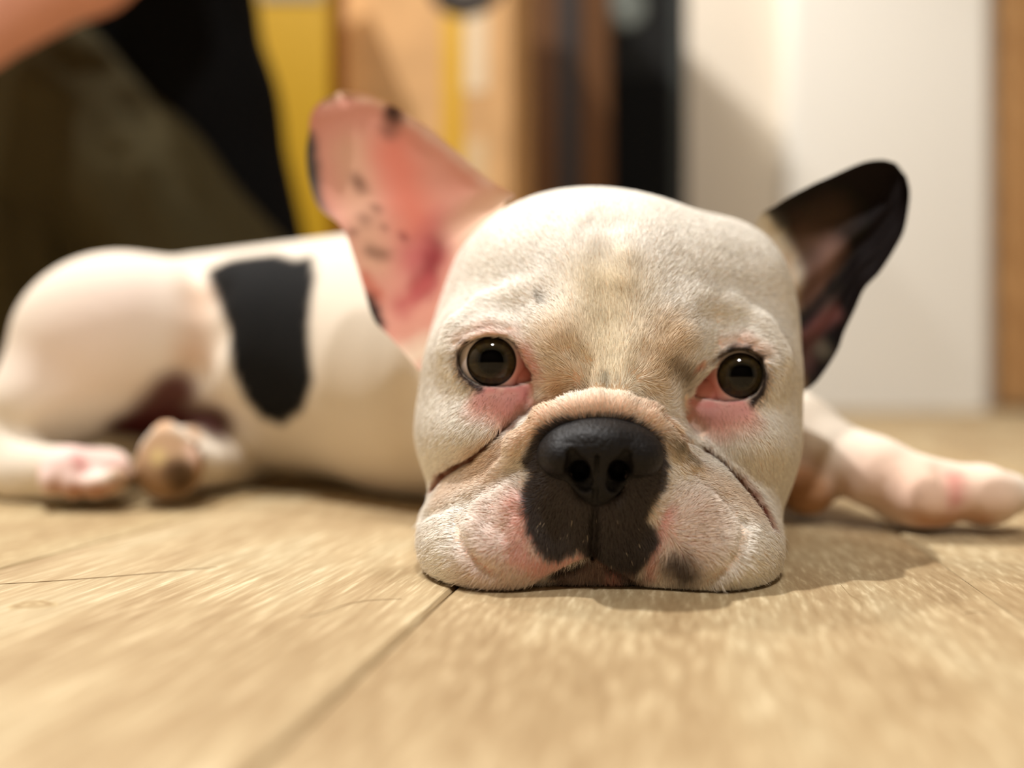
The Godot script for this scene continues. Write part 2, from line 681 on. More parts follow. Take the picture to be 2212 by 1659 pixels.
	# under-eye bags
	C.call([[1150, 838], [1148, 862], [1128, 892], [1095, 916]], .0018, .0020)
	C.call([[1482, 866], [1490, 900], [1515, 930]], .0018, .0020)
	C.call([[1040, 862], [1080, 868], [1120, 862]], .0042, -.0012)
	C.call([[1505, 882], [1550, 893], [1600, 888]], .0042, -.0012)
	# upper lids
	C.call([[985, 740], [1015, 716], [1060, 706], [1105, 714]], .0014, .0016)
	C.call([[1555, 746], [1590, 738], [1630, 746], [1655, 770]], .0014, .0016)
	# forehead
	C.call([[1318, 500], [1312, 560], [1316, 640], [1325, 700], [1335, 770]], .0080, .0022)
	C.call([[1340, 515], [1350, 555], [1348, 610]], .0055, -.0018)
	C.call([[1255, 530], [1270, 495], [1300, 465]], .0030, .0006)
	C.call([[1235, 760], [1260, 790], [1250, 825], [1205, 850]], .0032, .0016)
	C.call([[1385, 770], [1375, 810], [1395, 850]], .0032, .0016)
	C.call([[960, 745], [985, 700], [1045, 655], [1110, 638], [1170, 612]], .0060, -.0018)
	C.call([[1500, 640], [1580, 660], [1645, 700], [1690, 760]], .0060, -.0019)
	C.call([[1430, 720], [1480, 690], [1540, 690]], .0036, .0005)
	for f in folds: h.fold(f[0], f[1], f[2])
	# the deep creases from beside the nose down to the jowls, narrow slots under the cheeks
	for way in [[[1168, 868], [1135, 888], [1104, 912], [1075, 938], [1050, 962], [1020, 990], [985, 1008], [955, 1028], [934, 1058]], [[1405, 878], [1435, 900], [1468, 934], [1500, 956], [1530, 974], [1562, 1000], [1592, 1032], [1622, 1068], [1648, 1104], [1666, 1138]]]:
		var spots := ons(way)
		for deep in [.0002, .0020, .0036]:
			var line := []
			var rad := []
			for i in spots.size():
				line.append(spots[i] + Vector3(0, -.0003, -deep))
				rad.append(lerpf(.0004, .0013, smoothstep(0, 4, float(i))))
			h.chain(line, rad, .0010, 1)
	# the split of the upper lip, a slot cut down from the nose
	var lip := ons([[1286, 1092], [1285, 1120], [1284, 1150], [1283, 1180], [1281, 1206]])
	for deep in [.0004, .0020]:
		var line := []
		for p in lip: line.append(p - Vector3(0, 0, deep))
		h.chain(line, [.0005, .0008, .0009, .0010, .0012], .0008, 1)

func paint_head() -> void:
	var c := coat
	c.base_skin = lin(238, 214, 190)
	c.base_hair = lin(250, 243, 231)
	var s := func(list: Array, rad: float, soft: float, skin: Color, hair: Color, amount := 1.0, bald := 0.0, rough := 0.25) -> void:
		var k := .31 / FPX
		for i in maxi(list.size() - 1, 1):
			c.spot(on(list[i][0], list[i][1]), on(list[mini(i + 1, list.size() - 1)][0], list[mini(i + 1, list.size() - 1)][1]), rad * k, soft * k, skin, hair, amount, bald, rough)
	var S := s as Callable
	# cream and tan of the face; the reddish creases are darkened with painted shade
	S.call([[1310, 620], [1315, 790]], 80, 70, lin(214, 178, 130), lin(232, 212, 170), .75)
	S.call([[1200, 740], [1215, 800]], 60, 50, lin(210, 165, 128), lin(232, 204, 165), .65)
	S.call([[1430, 790], [1450, 730]], 50, 45, lin(196, 148, 105), lin(220, 184, 134), .7)
	S.call([[1215, 850], [1160, 900], [1040, 1000]], 38, 30, lin(200, 140, 105), lin(226, 188, 148), .7)
	S.call([[1400, 870], [1480, 950], [1620, 1090]], 36, 30, lin(212, 164, 132), lin(236, 206, 174), .6)
	S.call([[960, 1060], [1060, 1010]], 40, 35, lin(205, 150, 115), lin(230, 195, 160), .6)
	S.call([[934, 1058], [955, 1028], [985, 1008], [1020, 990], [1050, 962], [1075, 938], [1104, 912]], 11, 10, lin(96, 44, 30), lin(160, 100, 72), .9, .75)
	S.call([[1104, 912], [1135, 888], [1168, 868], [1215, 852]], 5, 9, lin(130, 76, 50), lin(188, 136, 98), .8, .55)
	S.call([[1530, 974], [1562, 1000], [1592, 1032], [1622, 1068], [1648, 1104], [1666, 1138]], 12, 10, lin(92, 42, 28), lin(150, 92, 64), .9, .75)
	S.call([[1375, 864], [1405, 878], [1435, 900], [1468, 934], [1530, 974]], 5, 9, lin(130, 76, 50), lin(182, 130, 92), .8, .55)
	S.call([[1210, 852], [1250, 842]], 18, 20, lin(120, 85, 50), lin(150, 115, 70), .6)
	S.call([[1250, 895], [1291, 885], [1335, 893]], 14, 16, lin(195, 130, 90), lin(205, 145, 105), .8, .3)
	S.call([[1122, 955], [1180, 905], [1240, 884], [1291, 877], [1345, 883], [1400, 902], [1446, 948]], 24, 16, lin(226, 182, 152), lin(238, 214, 188), .75, .5)
	# pink round the eyes
	S.call([[1000, 730], [1060, 708], [1115, 722]], 14, 24, lin(224, 174, 160), lin(238, 206, 190), .75, .1)
	S.call([[1138, 765], [1158, 805]], 20, 22, lin(216, 150, 140), lin(224, 172, 156), .9, .65)
	S.call([[1040, 880], [1090, 890], [1130, 870]], 26, 22, lin(214, 150, 140), lin(228, 182, 166), .85, .25)
	S.call([[1045, 860], [1085, 868], [1122, 856]], 22, 16, lin(206, 150, 146), lin(208, 154, 149), 1.0, .88)
	S.call([[1120, 862], [1145, 842]], 9, 8, lin(202, 132, 130), lin(202, 132, 130), 1.0, .95)
	S.call([[1500, 900], [1560, 915], [1610, 905]], 26, 24, lin(212, 150, 138), lin(226, 180, 162), .85, .25)
	S.call([[1500, 874], [1550, 892], [1605, 886]], 22, 16, lin(204, 148, 143), lin(207, 154, 147), 1.0, .93)
	S.call([[1560, 742], [1600, 735], [1645, 755]], 12, 22, lin(222, 172, 154), lin(238, 204, 186), .7, .1)
	S.call([[1500, 806], [1515, 795]], 9, 9, lin(212, 150, 130), lin(212, 150, 130), .9, .8)
	S.call([[1050, 843], [1100, 845], [1142, 834]], 8, 6, lin(206, 140, 136), lin(206, 140, 136), 1.0, 1.0)
	S.call([[1492, 866], [1545, 877], [1600, 873]], 8, 6, lin(204, 138, 132), lin(204, 138, 132), 1.0, 1.0)
	# dark rims of the lids, dark tufts and flecks
	S.call([[1118, 742], [1090, 727], [1040, 727], [1010, 740]], 2, 4, lin(60, 40, 34), lin(60, 40, 34), .9, 1.0)
	S.call([[1010, 740], [990, 772], [996, 804], [1018, 828], [1038, 840]], 9, 7, lin(48, 36, 34), lin(48, 38, 36), 1.0, .8)
	S.call([[1552, 772], [1585, 756], [1615, 757], [1642, 776], [1652, 812], [1644, 848], [1624, 870]], 10, 8, lin(44, 34, 30), lin(44, 36, 32), 1.0, .8)
	S.call([[1530, 790], [1552, 770]], 5, 6, lin(90, 62, 42), lin(90, 62, 42), .8, .5)
	S.call([[1452, 798], [1482, 826]], 20, 18, lin(112, 88, 56), lin(124, 100, 66), .75)
	S.call([[1170, 640], [1178, 655]], 8, 12, lin(120, 110, 95), lin(120, 112, 98), .7, 0, .5)
	S.call([[1306, 822], [1310, 842]], 7, 11, lin(110, 108, 92), lin(112, 110, 95), .7, 0, .5)
	S.call([[1671, 760], [1678, 785]], 3, 5, lin(80, 70, 55), lin(90, 78, 60), .8)
	# muzzle
	S.call([[1090, 1110], [1120, 1200], [1060, 1250]], 70, 60, lin(222, 168, 154), lin(242, 220, 206), .8)
	S.call([[1500, 1120], [1470, 1180]], 70, 60, lin(220, 168, 152), lin(240, 216, 198), .8)
	S.call([[1120, 1195], [1175, 1228], [1225, 1218], [1258, 1204]], 20, 16, lin(216, 158, 150), lin(232, 190, 180), 1.0, .6)
	S.call([[1405, 1240], [1412, 1180], [1440, 1110]], 12, 14, lin(214, 156, 148), lin(230, 188, 178), 1.0, .6)
	S.call([[1120, 1090], [1130, 1150]], 24, 26, lin(220, 145, 132), lin(228, 175, 160), .8, .3)
	S.call([[1440, 945], [1470, 965], [1500, 990]], 14, 14, lin(120, 112, 98), lin(128, 120, 105), .7, 0, .8)
	var patch := []
	for p in [[1165, 930], [1130, 995], [1150, 1025], [1136, 1060], [1131, 1098], [1140, 1145], [1155, 1180], [1180, 1203], [1206, 1208], [1246, 1188], [1262, 1200], [1283, 1205], [1308, 1228], [1340, 1240], [1368, 1242], [1392, 1222], [1408, 1200], [1424, 1165], [1414, 1135], [1396, 1118], [1404, 1095], [1428, 1060], [1440, 1000], [1425, 940], [1350, 905], [1220, 905]]:
		patch.append(on(p[0], p[1]))
	c.patch(PackedVector3Array(patch), 7 * .29 / FPX, lin(52, 46, 46), lin(70, 64, 63), 1.0, .15, .35)
	S.call([[1462, 1215], [1480, 1235]], 26, 22, lin(70, 60, 58), lin(82, 72, 68), .9, 0, .6)
	S.call([[1225, 1248], [1290, 1230], [1375, 1254]], 26, 14, lin(104, 80, 72), lin(140, 114, 102), .9, 0, .5)
	S.call([[1318, 1250], [1330, 1254]], 12, 12, lin(205, 135, 125), lin(220, 165, 150), .9)
	S.call([[1196, 1244], [1240, 1225], [1281, 1204]], 8, 7, lin(34, 24, 23), lin(40, 30, 28), 1.0, .7)
	S.call([[1281, 1204], [1320, 1230], [1365, 1252]], 5, 5, lin(50, 36, 34), lin(60, 46, 42), .9, .6)
	S.call([[1285, 1098], [1284, 1150], [1282, 1200]], 8, 4, lin(20, 16, 16), lin(24, 20, 20), 1.0, .9)
	S.call([[900, 1250], [985, 1276], [1105, 1288]], 5, 8, lin(90, 60, 48), lin(110, 80, 66), .7)

# direction in which the hair lies, [x, y of the photograph, towards x, y (down)]
const FLOW := [
	[1310, 800, 0, -1], [1310, 700, 0, -1], [1300, 580, -.1, -1], [1310, 450, 0, -1], [1150, 470, -.5, -.8], [1480, 500, .5, -.8], [1150, 580, -.6, -.7], [1480, 600, .6, -.6],
	[1060, 690, -1, -.15], [970, 720, -.7, .3], [1130, 690, -.8, -.5], [1020, 610, -.8, -.4], [950, 860, -.4, .9], [1040, 905, -.55, .8], [1110, 905, -.5, .8], [1000, 1000, -.75, .6],
	[1190, 790, -.7, -.55], [1230, 730, -.3, -.9], [1200, 850, -.75, .5], [1120, 930, -.75, .55], [1030, 980, -.75, .55], [950, 1090, -.8, .5],
	[1060, 1120, -.9, .1], [1000, 1180, -.9, .3], [1085, 1245, -.5, .85], [940, 1220, -.8, .5], [1110, 1060, -.7, -.1], [1180, 1130, -.3, .95], [1230, 1130, -.1, 1], [1340, 1130, .15, 1], [1390, 1150, .4, .9],
	[1470, 1090, .5, -.3], [1500, 1150, .9, .1], [1560, 1120, .9, .1], [1620, 1200, .75, .6], [1480, 1265, .1, 1], [1560, 1240, .5, .85], [1420, 1200, -.2, .9], [1450, 980, .6, .7], [1560, 1020, .6, .75],
	[1690, 880, .3, .95], [1660, 1010, .3, .95], [1640, 1120, .5, .85], [1550, 930, .5, .85], [1600, 950, .4, .9], [1430, 790, .5, -.8], [1470, 810, -.1, -.9], [1400, 740, .4, -.9], [1480, 720, .8, -.5],
	[1570, 720, .95, -.25], [1650, 720, .8, .3], [1700, 720, .6, .6], [1600, 600, .8, -.3], [1400, 860, .7, .6], [1290, 870, 0, -1], [1200, 900, -.5, -.6], [1390, 900, .5, -.6], [1300, 1262, 0, 1], [1130, 960, -.8, .3],
]

func build_fur(v: PackedVector3Array, n: PackedVector3Array, idx: PackedInt32Array, skin: PackedColorArray, hair: PackedColorArray, bald: PackedFloat32Array, count: int) -> ArrayMesh:
	var fa := PackedVector3Array()
	var fd := PackedVector3Array()
	for f in FLOW:
		fa.append(on(f[0], f[1]))
		fd.append(Vector3(f[2], -f[3], 0).normalized())
	var flow := PackedVector3Array()
	flow.resize(v.size())
	for i in v.size():
		var p := v[i]
		var s := Vector3.ZERO
		for k in fa.size():
			var q := p.distance_squared_to(fa[k]) + 4e-6
			s += fd[k] / (q * q)
		s = s.normalized()
		s.z -= 0.5
		flow[i] = (s - n[i] * s.dot(n[i])).normalized()
	# area of every triangle that may show
	var acc := PackedFloat32Array()
	var tri := PackedInt32Array()
	var sum := 0.0
	for t in range(0, idx.size(), 3):
		var a := v[idx[t]]
		var e := (v[idx[t + 1]] - a).cross(v[idx[t + 2]] - a)
		var nn := n[idx[t]]
		if a.y < 0.0012 or nn.dot(a - Vector3(0, EYE_H, 0)) > 0.25 * a.length(): continue
		if a.z < -0.43: continue
		var b := (bald[idx[t]] + bald[idx[t + 1]] + bald[idx[t + 2]]) / 3.0
		sum += e.length() * (1.0 - b) * clampf(1.6 - absf(a.z + .3) * 6.0, .35, 1.0)
		acc.append(sum)
		tri.append(t)
	var hv := PackedVector3Array()
	var hn := PackedVector3Array()
	var hc := PackedColorArray()
	var hi := PackedInt32Array()
	hv.resize(count * 5); hn.resize(count * 5); hc.resize(count * 5); hi.resize(count * 9)
	var step := sum / count
	var j := 0
	var goal := step * 0.5
	var clump := FastNoiseLite.new()
	clump.seed = 11
	clump.frequency = 330.0
	for i in count:
		while j < acc.size() - 1 and acc[j] < goal: j += 1
		goal += step
		var t := tri[j]
		var r0 := rng.randf()
		var r1 := rng.randf()
		if r0 + r1 > 1.0:
			r0 = 1.0 - r0; r1 = 1.0 - r1
		var w := 1.0 - r0 - r1
		var i0 := idx[t]
		var i1 := idx[t + 1]
		var i2 := idx[t + 2]
		var p := v[i0] * w + v[i1] * r0 + v[i2] * r1
		var nn := (n[i0] * w + n[i1] * r0 + n[i2] * r1).normalized()
		var d := (flow[i0] * w + flow[i1] * r0 + flow[i2] * r1).normalized()
		var b := bald[i0] * w + bald[i1] * r0 + bald[i2] * r1
		var c := hair[i0] * w + hair[i1] * r0 + hair[i2] * r1
		var g := clump.get_noise_3dv(p)
		var side := d.cross(nn).normalized()
		d = (d + side * (rng.randf_range(-.22, .22) + g * .55)).normalized()
		side = d.cross(nn).normalized()
		var muzzle := clampf((0.062 - p.y) / 0.02, 0.0, 1.0)
		var L := lerpf(.0043, .0033, muzzle) * rng.randf_range(.7, 1.25) * (1.0 - .6 * b)
		if p.y < .022 and rng.randf() < .03: L *= 2.1
		var lift := lerpf(.13, .24, muzzle) + rng.randf_range(-.05, .10)
		var half := rng.randf_range(.00007, .00013)
		var m := p + (d + nn * lift) * (L * .5)
		var e := p + (d + nn * lift * .62) * L
		if e.y < 0.0004: e.y = 0.0004
		var tone := rng.randf_range(.74, 1.12)
		if c.r < .09 and p.y < .034 and rng.randf() < .006: c = lin(190, 176, 160)
		var cc := Color(c.r * tone, c.g * tone, c.b * tone)
		var cb := cc.lerp(skin[i0], .35)
		var o := i * 5
		p -= nn * .0002
		hv[o] = p - side * half; hv[o + 1] = p + side * half
		hv[o + 2] = m - side * half * .9; hv[o + 3] = m + side * half * .9
		hv[o + 4] = e
		var hnorm := (nn + side * rng.randf_range(-.4, .4) + d * .1).normalized()
		for q in 5: hn[o + q] = hnorm
		hc[o] = cb; hc[o + 1] = cb; hc[o + 2] = cc; hc[o + 3] = cc; hc[o + 4] = cc
		var x := i * 9
		hi[x] = o; hi[x + 1] = o + 2; hi[x + 2] = o + 1
		hi[x + 3] = o + 1; hi[x + 4] = o + 2; hi[x + 5] = o + 3
		hi[x + 6] = o + 2; hi[x + 7] = o + 4; hi[x + 8] = o + 3
	return mesh_of(hv, hn, hi, hc)

func ball_mesh(c: Vector3, r: Vector3, turn: Vector3, col: Color, rings := 24, segs := 32) -> ArrayMesh:
	var v := PackedVector3Array()
	var n := PackedVector3Array()
	var cc := PackedColorArray()
	var idx := PackedInt32Array()
	var R := Basis.from_euler(turn * PI / 180.0)
	for i in rings + 1:
		for k in segs + 1:
			var u := PI * i / rings
			var w := TAU * k / segs
			var q := Vector3(sin(u) * cos(w), cos(u), sin(u) * sin(w))
			v.append(c + R * (q * r))
			n.append((R * (q / r)).normalized())
			cc.append(col)
	for i in rings:
		for k in segs:
			var a := i * (segs + 1) + k
			var b := a + segs + 1
			idx.append_array([a, b, a + 1, a + 1, b, b + 1])
	return mesh_of(v, n, idx, cc)

# an eyeball with a bulging cornea; pole towards `axis`
func eye_mesh(c: Vector3, R: float, axis: Vector3, iris: float, inner: Vector3) -> Array:
	var z := axis.normalized()
	var x := Vector3.UP.cross(z).normalized()
	var y := z.cross(x)
	var rc := R * .80
	var ai := asin(iris / R)
	var cz := cos(ai) * R - sqrt(rc * rc - iris * iris)
	var rings := 64
	var segs := 72
	var out := []
	for part in 3:          # white, iris, pupil: nested caps of one surface
		var v := PackedVector3Array()
		var n := PackedVector3Array()
		var cc := PackedColorArray()
		var idx := PackedInt32Array()
		var ap := ai * .42
		var a0 := ai if part == 0 else (ap if part == 1 else 0.0)
		var a1 := PI * .62 if part == 0 else (ai if part == 1 else ap)
		var rows := rings if part == 0 else 28
		for i in rows + 1:
			for k in segs + 1:
				var u := lerpf(a0, a1, float(i) / rows)
				var w := TAU * k / segs
				var d := x * (sin(u) * cos(w)) + y * (sin(u) * sin(w)) + z * cos(u)
				var p := d * R
				var nn := d
				if u <= ai:
					var bq := d.dot(z) * cz
					var tt := bq + sqrt(bq * bq - cz * cz + rc * rc)
					p = d * tt
					nn = (p - z * cz).normalized()
				v.append(c + p)
				n.append(nn)
				var col: Color
				var f := u / ai
				if part == 0:
					var red := smoothstep(.35, .95, d.dot(inner))
					col = lin(252, 238, 234).lerp(lin(216, 132, 122), red)
					col = lin(30, 24, 22).lerp(col, smoothstep(1.0, 1.045, f))
				elif part == 1:
					var streak := .5 + .5 * sin(w * 37.0 + sin(w * 11.0) * 3.0)
					col = lin(46, 38, 23).lerp(lin(66, 54, 32), streak * .5 * smoothstep(.45, .75, f))
					col = col.lerp(lin(20, 15, 12), smoothstep(.82, 1.0, f)).lerp(lin(24, 21, 18), smoothstep(.62, .42, f))
				else:
					col = lin(10, 10, 11)
				cc.append(col)
		for i in rows:
			for k in segs:
				var a := i * (segs + 1) + k
				var b := a + segs + 1
				idx.append_array([a, a + 1, b, a + 1, b + 1, b])
		out.append(mesh_of(v, n, idx, cc))
	return out

func shape_nose() -> Array:
	var f := Field.new()
	ell(f, 1294, 980, .292, 119, 64, .0180, .004)
	ell(f, 1292, 946, .291, 84, 37, .0165, .010)
	ell(f, 1207, 985, .287, 41, 42, .0120, .007)
	ell(f, 1381, 984, .288, 46, 44, .0120, .007)
	ell(f, 1289, 1040, .287, 50, 52, .0105, .007)
	# nostrils: a hole and a slit curling out under each wing
	f.chain([P(1236, 984, .2748), P(1245, 1008, .2755), P(1252, 1038, .2780)], [.0020, .0040, .0050], .0014, 1)
	f.chain([P(1248, 1044, .2780), P(1220, 1046, .2795), P(1190, 1034, .282)], [.0040, .0030, .0018], .0014, 1)
	f.chain([P(1351, 984, .2748), P(1342, 1008, .2755), P(1336, 1038, .2780)], [.0020, .0040, .0050], .0014, 1)
	f.chain([P(1340, 1044, .2780), P(1370, 1047, .2795), P(1402, 1036, .283)], [.0040, .0030, .0018], .0014, 1)
	f.capsule(P(1249, 1020, .272), P(1254, 1014, .289), .0044, .0034, .0012, 1)
	f.capsule(P(1339, 1020, .272), P(1335, 1014, .289), .0044, .0034, .0012, 1)
	f.chain([P(1291, 950, .2738), P(1290, 985, .2738), P(1288, 1030, .2752), P(1286, 1060, .2775), P(1285, 1095, .281)], [.0002, .0006, .0008, .0009, .0009], .0010, 1)
	return f.mesh(P(1120, 1120, .285), P(1460, 890, .285) + Vector3(0, 0, .02), .00055) if false else f.mesh(Vector3(P(1120, 0, .30).x, P(0, 1120, .30).y, -.315), Vector3(P(1460, 0, .30).x, P(0, 880, .30).y, -.262), .00055)

# an ear from the two edges of its front: a curved leaf with thickness
func ear(parent: Node3D, label: String, left: Array, right: Array, hollow: float, thick: float, spots: Array, base_col: Color, back_col: Color, ridges: Array) -> void:
	var rows := 56
	var cols := 40
	var pl := PackedVector3Array()
	var pr := PackedVector3Array()
	for p in left: pl.append(Vector3(p[0], p[1], p[2] * 1000.0))
	for p in right: pr.append(Vector3(p[0], p[1], p[2] * 1000.0))
	pl = smooth_loop(pl, 12, false)
	pr = smooth_loop(pr, 12, false)
	var v := PackedVector3Array()
	var c := PackedColorArray()
	var front := []
	var pix := []
	for i in rows + 1:
		var tv := float(i) / rows
		var a := pl[int(round(tv * (pl.size() - 1)))]
		var b := pr[int(round(tv * (pr.size() - 1)))]
		for k in cols + 1:
			var u := float(k) / cols
			var q := a.lerp(b, u)
			var dep := hollow * pow(4.0 * u * (1.0 - u), .8) * sin(PI * clampf(.12 + tv * .75, 0, 1))
			for r in ridges:
				var e: float = (u - lerpf(r[0], r[1], tv)) / r[2]
				dep -= r[3] * exp(-e * e) * smoothstep(1.0, .5, tv)
			front.append(P(q.x, q.y, q.z / 1000.0 + dep))
			pix.append(Vector2(q.x, q.y))
	var wob := FastNoiseLite.new()
	wob.seed = 3
	wob.frequency = .02
	for side in 2:
		for i in rows + 1:
			for k in cols + 1:
				var p: Vector3 = front[i * (cols + 1) + k]
				var px: Vector2 = pix[i * (cols + 1) + k]
				var u := float(k) / cols
				var col := base_col
				if side == 1:
					p += Vector3(0, 0, -thick * pow(clampf(4.0 * u * (1.0 - u), 0, 1), .4) * minf(1.0, (1.02 - float(i) / rows) * 12.0))
					col = back_col
				for s in spots:
					if side == 1 and not s[6]: continue
					var a := Vector2(s[0], s[1])
					var b := Vector2(s[2], s[3])
					var w := px - a
					var e: Vector2 = b - a
					var d := (w - e * clampf(w.dot(e) / maxf(e.length_squared(), .01), 0, 1)).length()
					d += wob.get_noise_2dv(px) * 7.0
					col = col.lerp(s[7], smoothstep(s[4] + s[5], s[4] - s[5], d) * s[8])
				v.append(p)
				c.append(col)
	var idx := PackedInt32Array()
	var m := (rows + 1) * (cols + 1)
	for i in rows:
		for k in cols:
			var a := i * (cols + 1) + k
			var b := a + cols + 1
			idx.append_array([a, b, a + 1, a + 1, b, b + 1])
			idx.append_array([m + a, m + a + 1, m + b, m + a + 1, m + b + 1, m + b])
	for i in rows:      # rims
		var a := i * (cols + 1)
		var b := a + cols + 1
		idx.append_array([a, m + a, b, b, m + a, m + b])
		a += cols
		b += cols
		idx.append_array([a, b, m + a, b, m + b, m + a])
	for k in cols:
		var a := rows * (cols + 1) + k
		idx.append_array([a, m + a, a + 1, a + 1, m + a, m + a + 1])
	var mt := vmat(.75, .3)
	mt.backlight_enabled = true
	mt.backlight = Color(.08, .07, .065)
	var o := obj("ear", mesh_of(v, smooth_normals(v, idx), idx, c), mt, parent)
	o.set_meta("label", label)

func build_dog() -> void:
	var t0 := Time.get_ticks_msec()
	shape_head()
	var folds := head.gall          # colours are laid out on the smooth head, so that they cover the lips of the folds
	head.gall = PackedInt32Array()
	paint_head()
	head.gall = folds
	var lo := Vector3(P(880, 0, .42).x - .012, -.002, -.50)
	var hi := Vector3(P(1740, 0, .42).x + .01, P(0, 390, .42).y + .008, -.26)
	var m := head.mesh(lo, hi, HEAD_CELL)
	var v: PackedVector3Array = m[0]
	var idx: PackedInt32Array = m[1]
	var n := smooth_normals(v, idx)
	var t1 := Time.get_ticks_msec()
	var skin := PackedColorArray()
	var hair := PackedColorArray()
	var bald := PackedFloat32Array()
	skin.resize(v.size()); hair.resize(v.size()); bald.resize(v.size())
	var part := func(g: int) -> void:
		for i in range(g * v.size() / 8, (g + 1) * v.size() / 8): coat.at(v[i], n[i], skin, hair, bald, i)
	for g in 8: (part as Callable).call(g)
	var t2 := Time.get_ticks_msec()
	var dog := base("dog", Vector3.ZERO)
	tag(dog, "white french bulldog with a black flank patch lying with its chin on the oak floor", "dog")
	var fur := build_fur(v, n, idx, skin, hair, bald, FUR) if FUR > 0 else null
	var t3 := Time.get_ticks_msec()
	var b := build_body()
	var bv: PackedVector3Array = b[0]
	var off := v.size()
	v.append_array(bv)
	n.append_array(b[2])
	for i in b[1]: idx.append(i + off)
	skin.append_array(b[3])
	var bm := vmat(.85, .25)
	obj("body", mesh_of(v, n, idx, skin), bm, dog)
	if fur:
		var fm := vmat(.6, .35)
		fm.backlight_enabled = true
		fm.backlight = Color(.25, .25, .25)
		tag(obj("fur", fur, fm, dog), "", "", "", "stuff")
	# nose
	var ns := shape_nose()
	var nv: PackedVector3Array = ns[0]
	var nm := mat(Color8(24, 22, 22), .5, .3)
	var cells := FastNoiseLite.new()
	cells.noise_type = FastNoiseLite.TYPE_CELLULAR
	cells.cellular_return_type = FastNoiseLite.RETURN_DISTANCE
	cells.frequency = .045
	var ct := NoiseTexture2D.new()
	ct.width = 512; ct.height = 512; ct.seamless = true
	ct.noise = cells
	nm.heightmap_enabled = true
	nm.heightmap_texture = ct
	nm.heightmap_scale = -.05
	nm.uv1_triplanar = true
	nm.uv1_scale = Vector3.ONE * 32.0
	tag(obj("nose", mesh_of(nv, smooth_normals(nv, ns[1]), ns[1]), nm, dog), "dark grey leathery nose")
	# eyes
	var wet := vmat(.035, .38)
	for e in 2:
		var axis := (Vector3(0, EYE_H, 0) - eye_at[e]).normalized()
		axis = (axis + (Vector3(-.02, .03, 0) if e == 0 else Vector3(.17, .04, 0))).normalized()
		var inner := Vector3(.92, -.35, .1).normalized() if e == 0 else Vector3(-.95, -.25, .1).normalized()
		var em := eye_mesh(eye_at[e], eye_r[e], axis, .0101 if e == 0 else .0095, inner)
		var eye := obj("eye", em[0], wet, dog)
		obj("iris", em[1], wet, eye)
		obj("pupil", em[2], wet, eye)
		var cols := PackedColorArray()
		var rad := PackedFloat32Array()
		for p in lid_line[e]:
			var side := (p.x - eye_at[e].x) * (1.0 if e == 0 else -1.0)      # + towards the inner corner
			var low := eye_at[e].y - p.y
			var pinkish := smoothstep(-.004, .001, side) * smoothstep(.004, .008, low)
			pinkish = maxf(pinkish, smoothstep(.0105, .0125, side))
			cols.append(lin(30, 22, 20).lerp(lin(196, 100, 96), pinkish))
			rad.append(lerpf(.0006, .0005, pinkish))
		var lm := vmat(.25, .5)
		obj("eyelid", tube(lid_line[e], rad, 8, true, cols), lm, dog)
		var flesh := ball_mesh(P(1122, 814, .3250), Vector3(.0092, .0064, .0056), Vector3(0, 0, -28), lin(212, 132, 122)) if e == 0 else ball_mesh(P(1520, 848, .3318), Vector3(.0100, .0068, .0060), Vector3(0, 0, 22), lin(210, 136, 126))
		obj("inner_eyelid", flesh, vmat(.3, .5), dog)
	# ears
	var pink := lin(214, 150, 132)
	var brown := lin(112, 76, 58)
	ear(dog, "pink spotted ear standing open to the front, its back dark grey",
		[[905, 800, .380], [845, 730, .389], [808, 690, .395], [785, 620, .400], [766, 560, .404], [738, 490, .409], [690, 450, .416], [668, 390, .420], [662, 330, .422], [668, 285, .422], [672, 250, .421], [690, 222, .422], [722, 203, .423]],
		[[985, 790, .366], [1030, 610, .374], [1085, 450, .382], [1112, 424, .384], [1075, 400, .386], [1047, 381, .389], [996, 337, .394], [935, 283, .401], [880, 246, .407], [850, 230, .411], [826, 217, .414], [785, 201, .419], [742, 196, .422]],
		.0065, .004,
		[[800, 560, 760, 330, 40, 40, false, lin(214, 168, 140), .8], [850, 330, 900, 480, 40, 45, false, lin(216, 126, 106), .95], [900, 560, 960, 500, 36, 40, false, lin(192, 100, 100), .9],
			[912, 620, 950, 535, 24, 24, false, lin(132, 42, 44), .95], [1095, 432, 1000, 560, 14, 20, false, lin(240, 216, 192), .85], [870, 660, 920, 615, 20, 24, false, lin(178, 84, 82), .9], [872, 775, 930, 750, 28, 26, false, lin(234, 212, 188), .95], [1080, 430, 1000, 500, 40, 40, false, lin(232, 196, 168), .7],
			[700, 215, 742, 198, 8, 14, false, lin(238, 205, 180), .9], [742, 198, 826, 220, 8, 12, false, lin(238, 205, 180), .9], [880, 250, 1060, 392, 10, 18, false, lin(240, 214, 200), .8],
			[848, 246, 852, 252, 16, 12, false, lin(40, 34, 32), 1.0], [846, 268, 840, 280, 20, 16, false, lin(120, 80, 68), .7],
			[772, 388, 780, 408, 12, 12, false, brown, .8], [785, 470, 790, 475, 13, 12, false, brown, .6], [810, 448, 815, 455, 8, 9, false, brown, .7], [868, 510, 874, 516, 7, 8, false, lin(130, 60, 58), .8], [830, 492, 832, 496, 8, 8, false, brown, .6],
			[800, 545, 830, 550, 13, 13, false, brown, .7], [760, 500, 764, 506, 8, 9, false, brown, .7], [790, 600, 815, 640, 12, 14, false, lin(190, 90, 66), .7],
			[790, 650, 812, 700, 20, 12, true, lin(28, 22, 20), 1.0], [655, 300, 668, 400, 26, 14, true, lin(74, 70, 66), 1.0], [668, 400, 735, 520, 10, 10, true, lin(90, 84, 78), .9]],
		pink, lin(82, 76, 70), [])
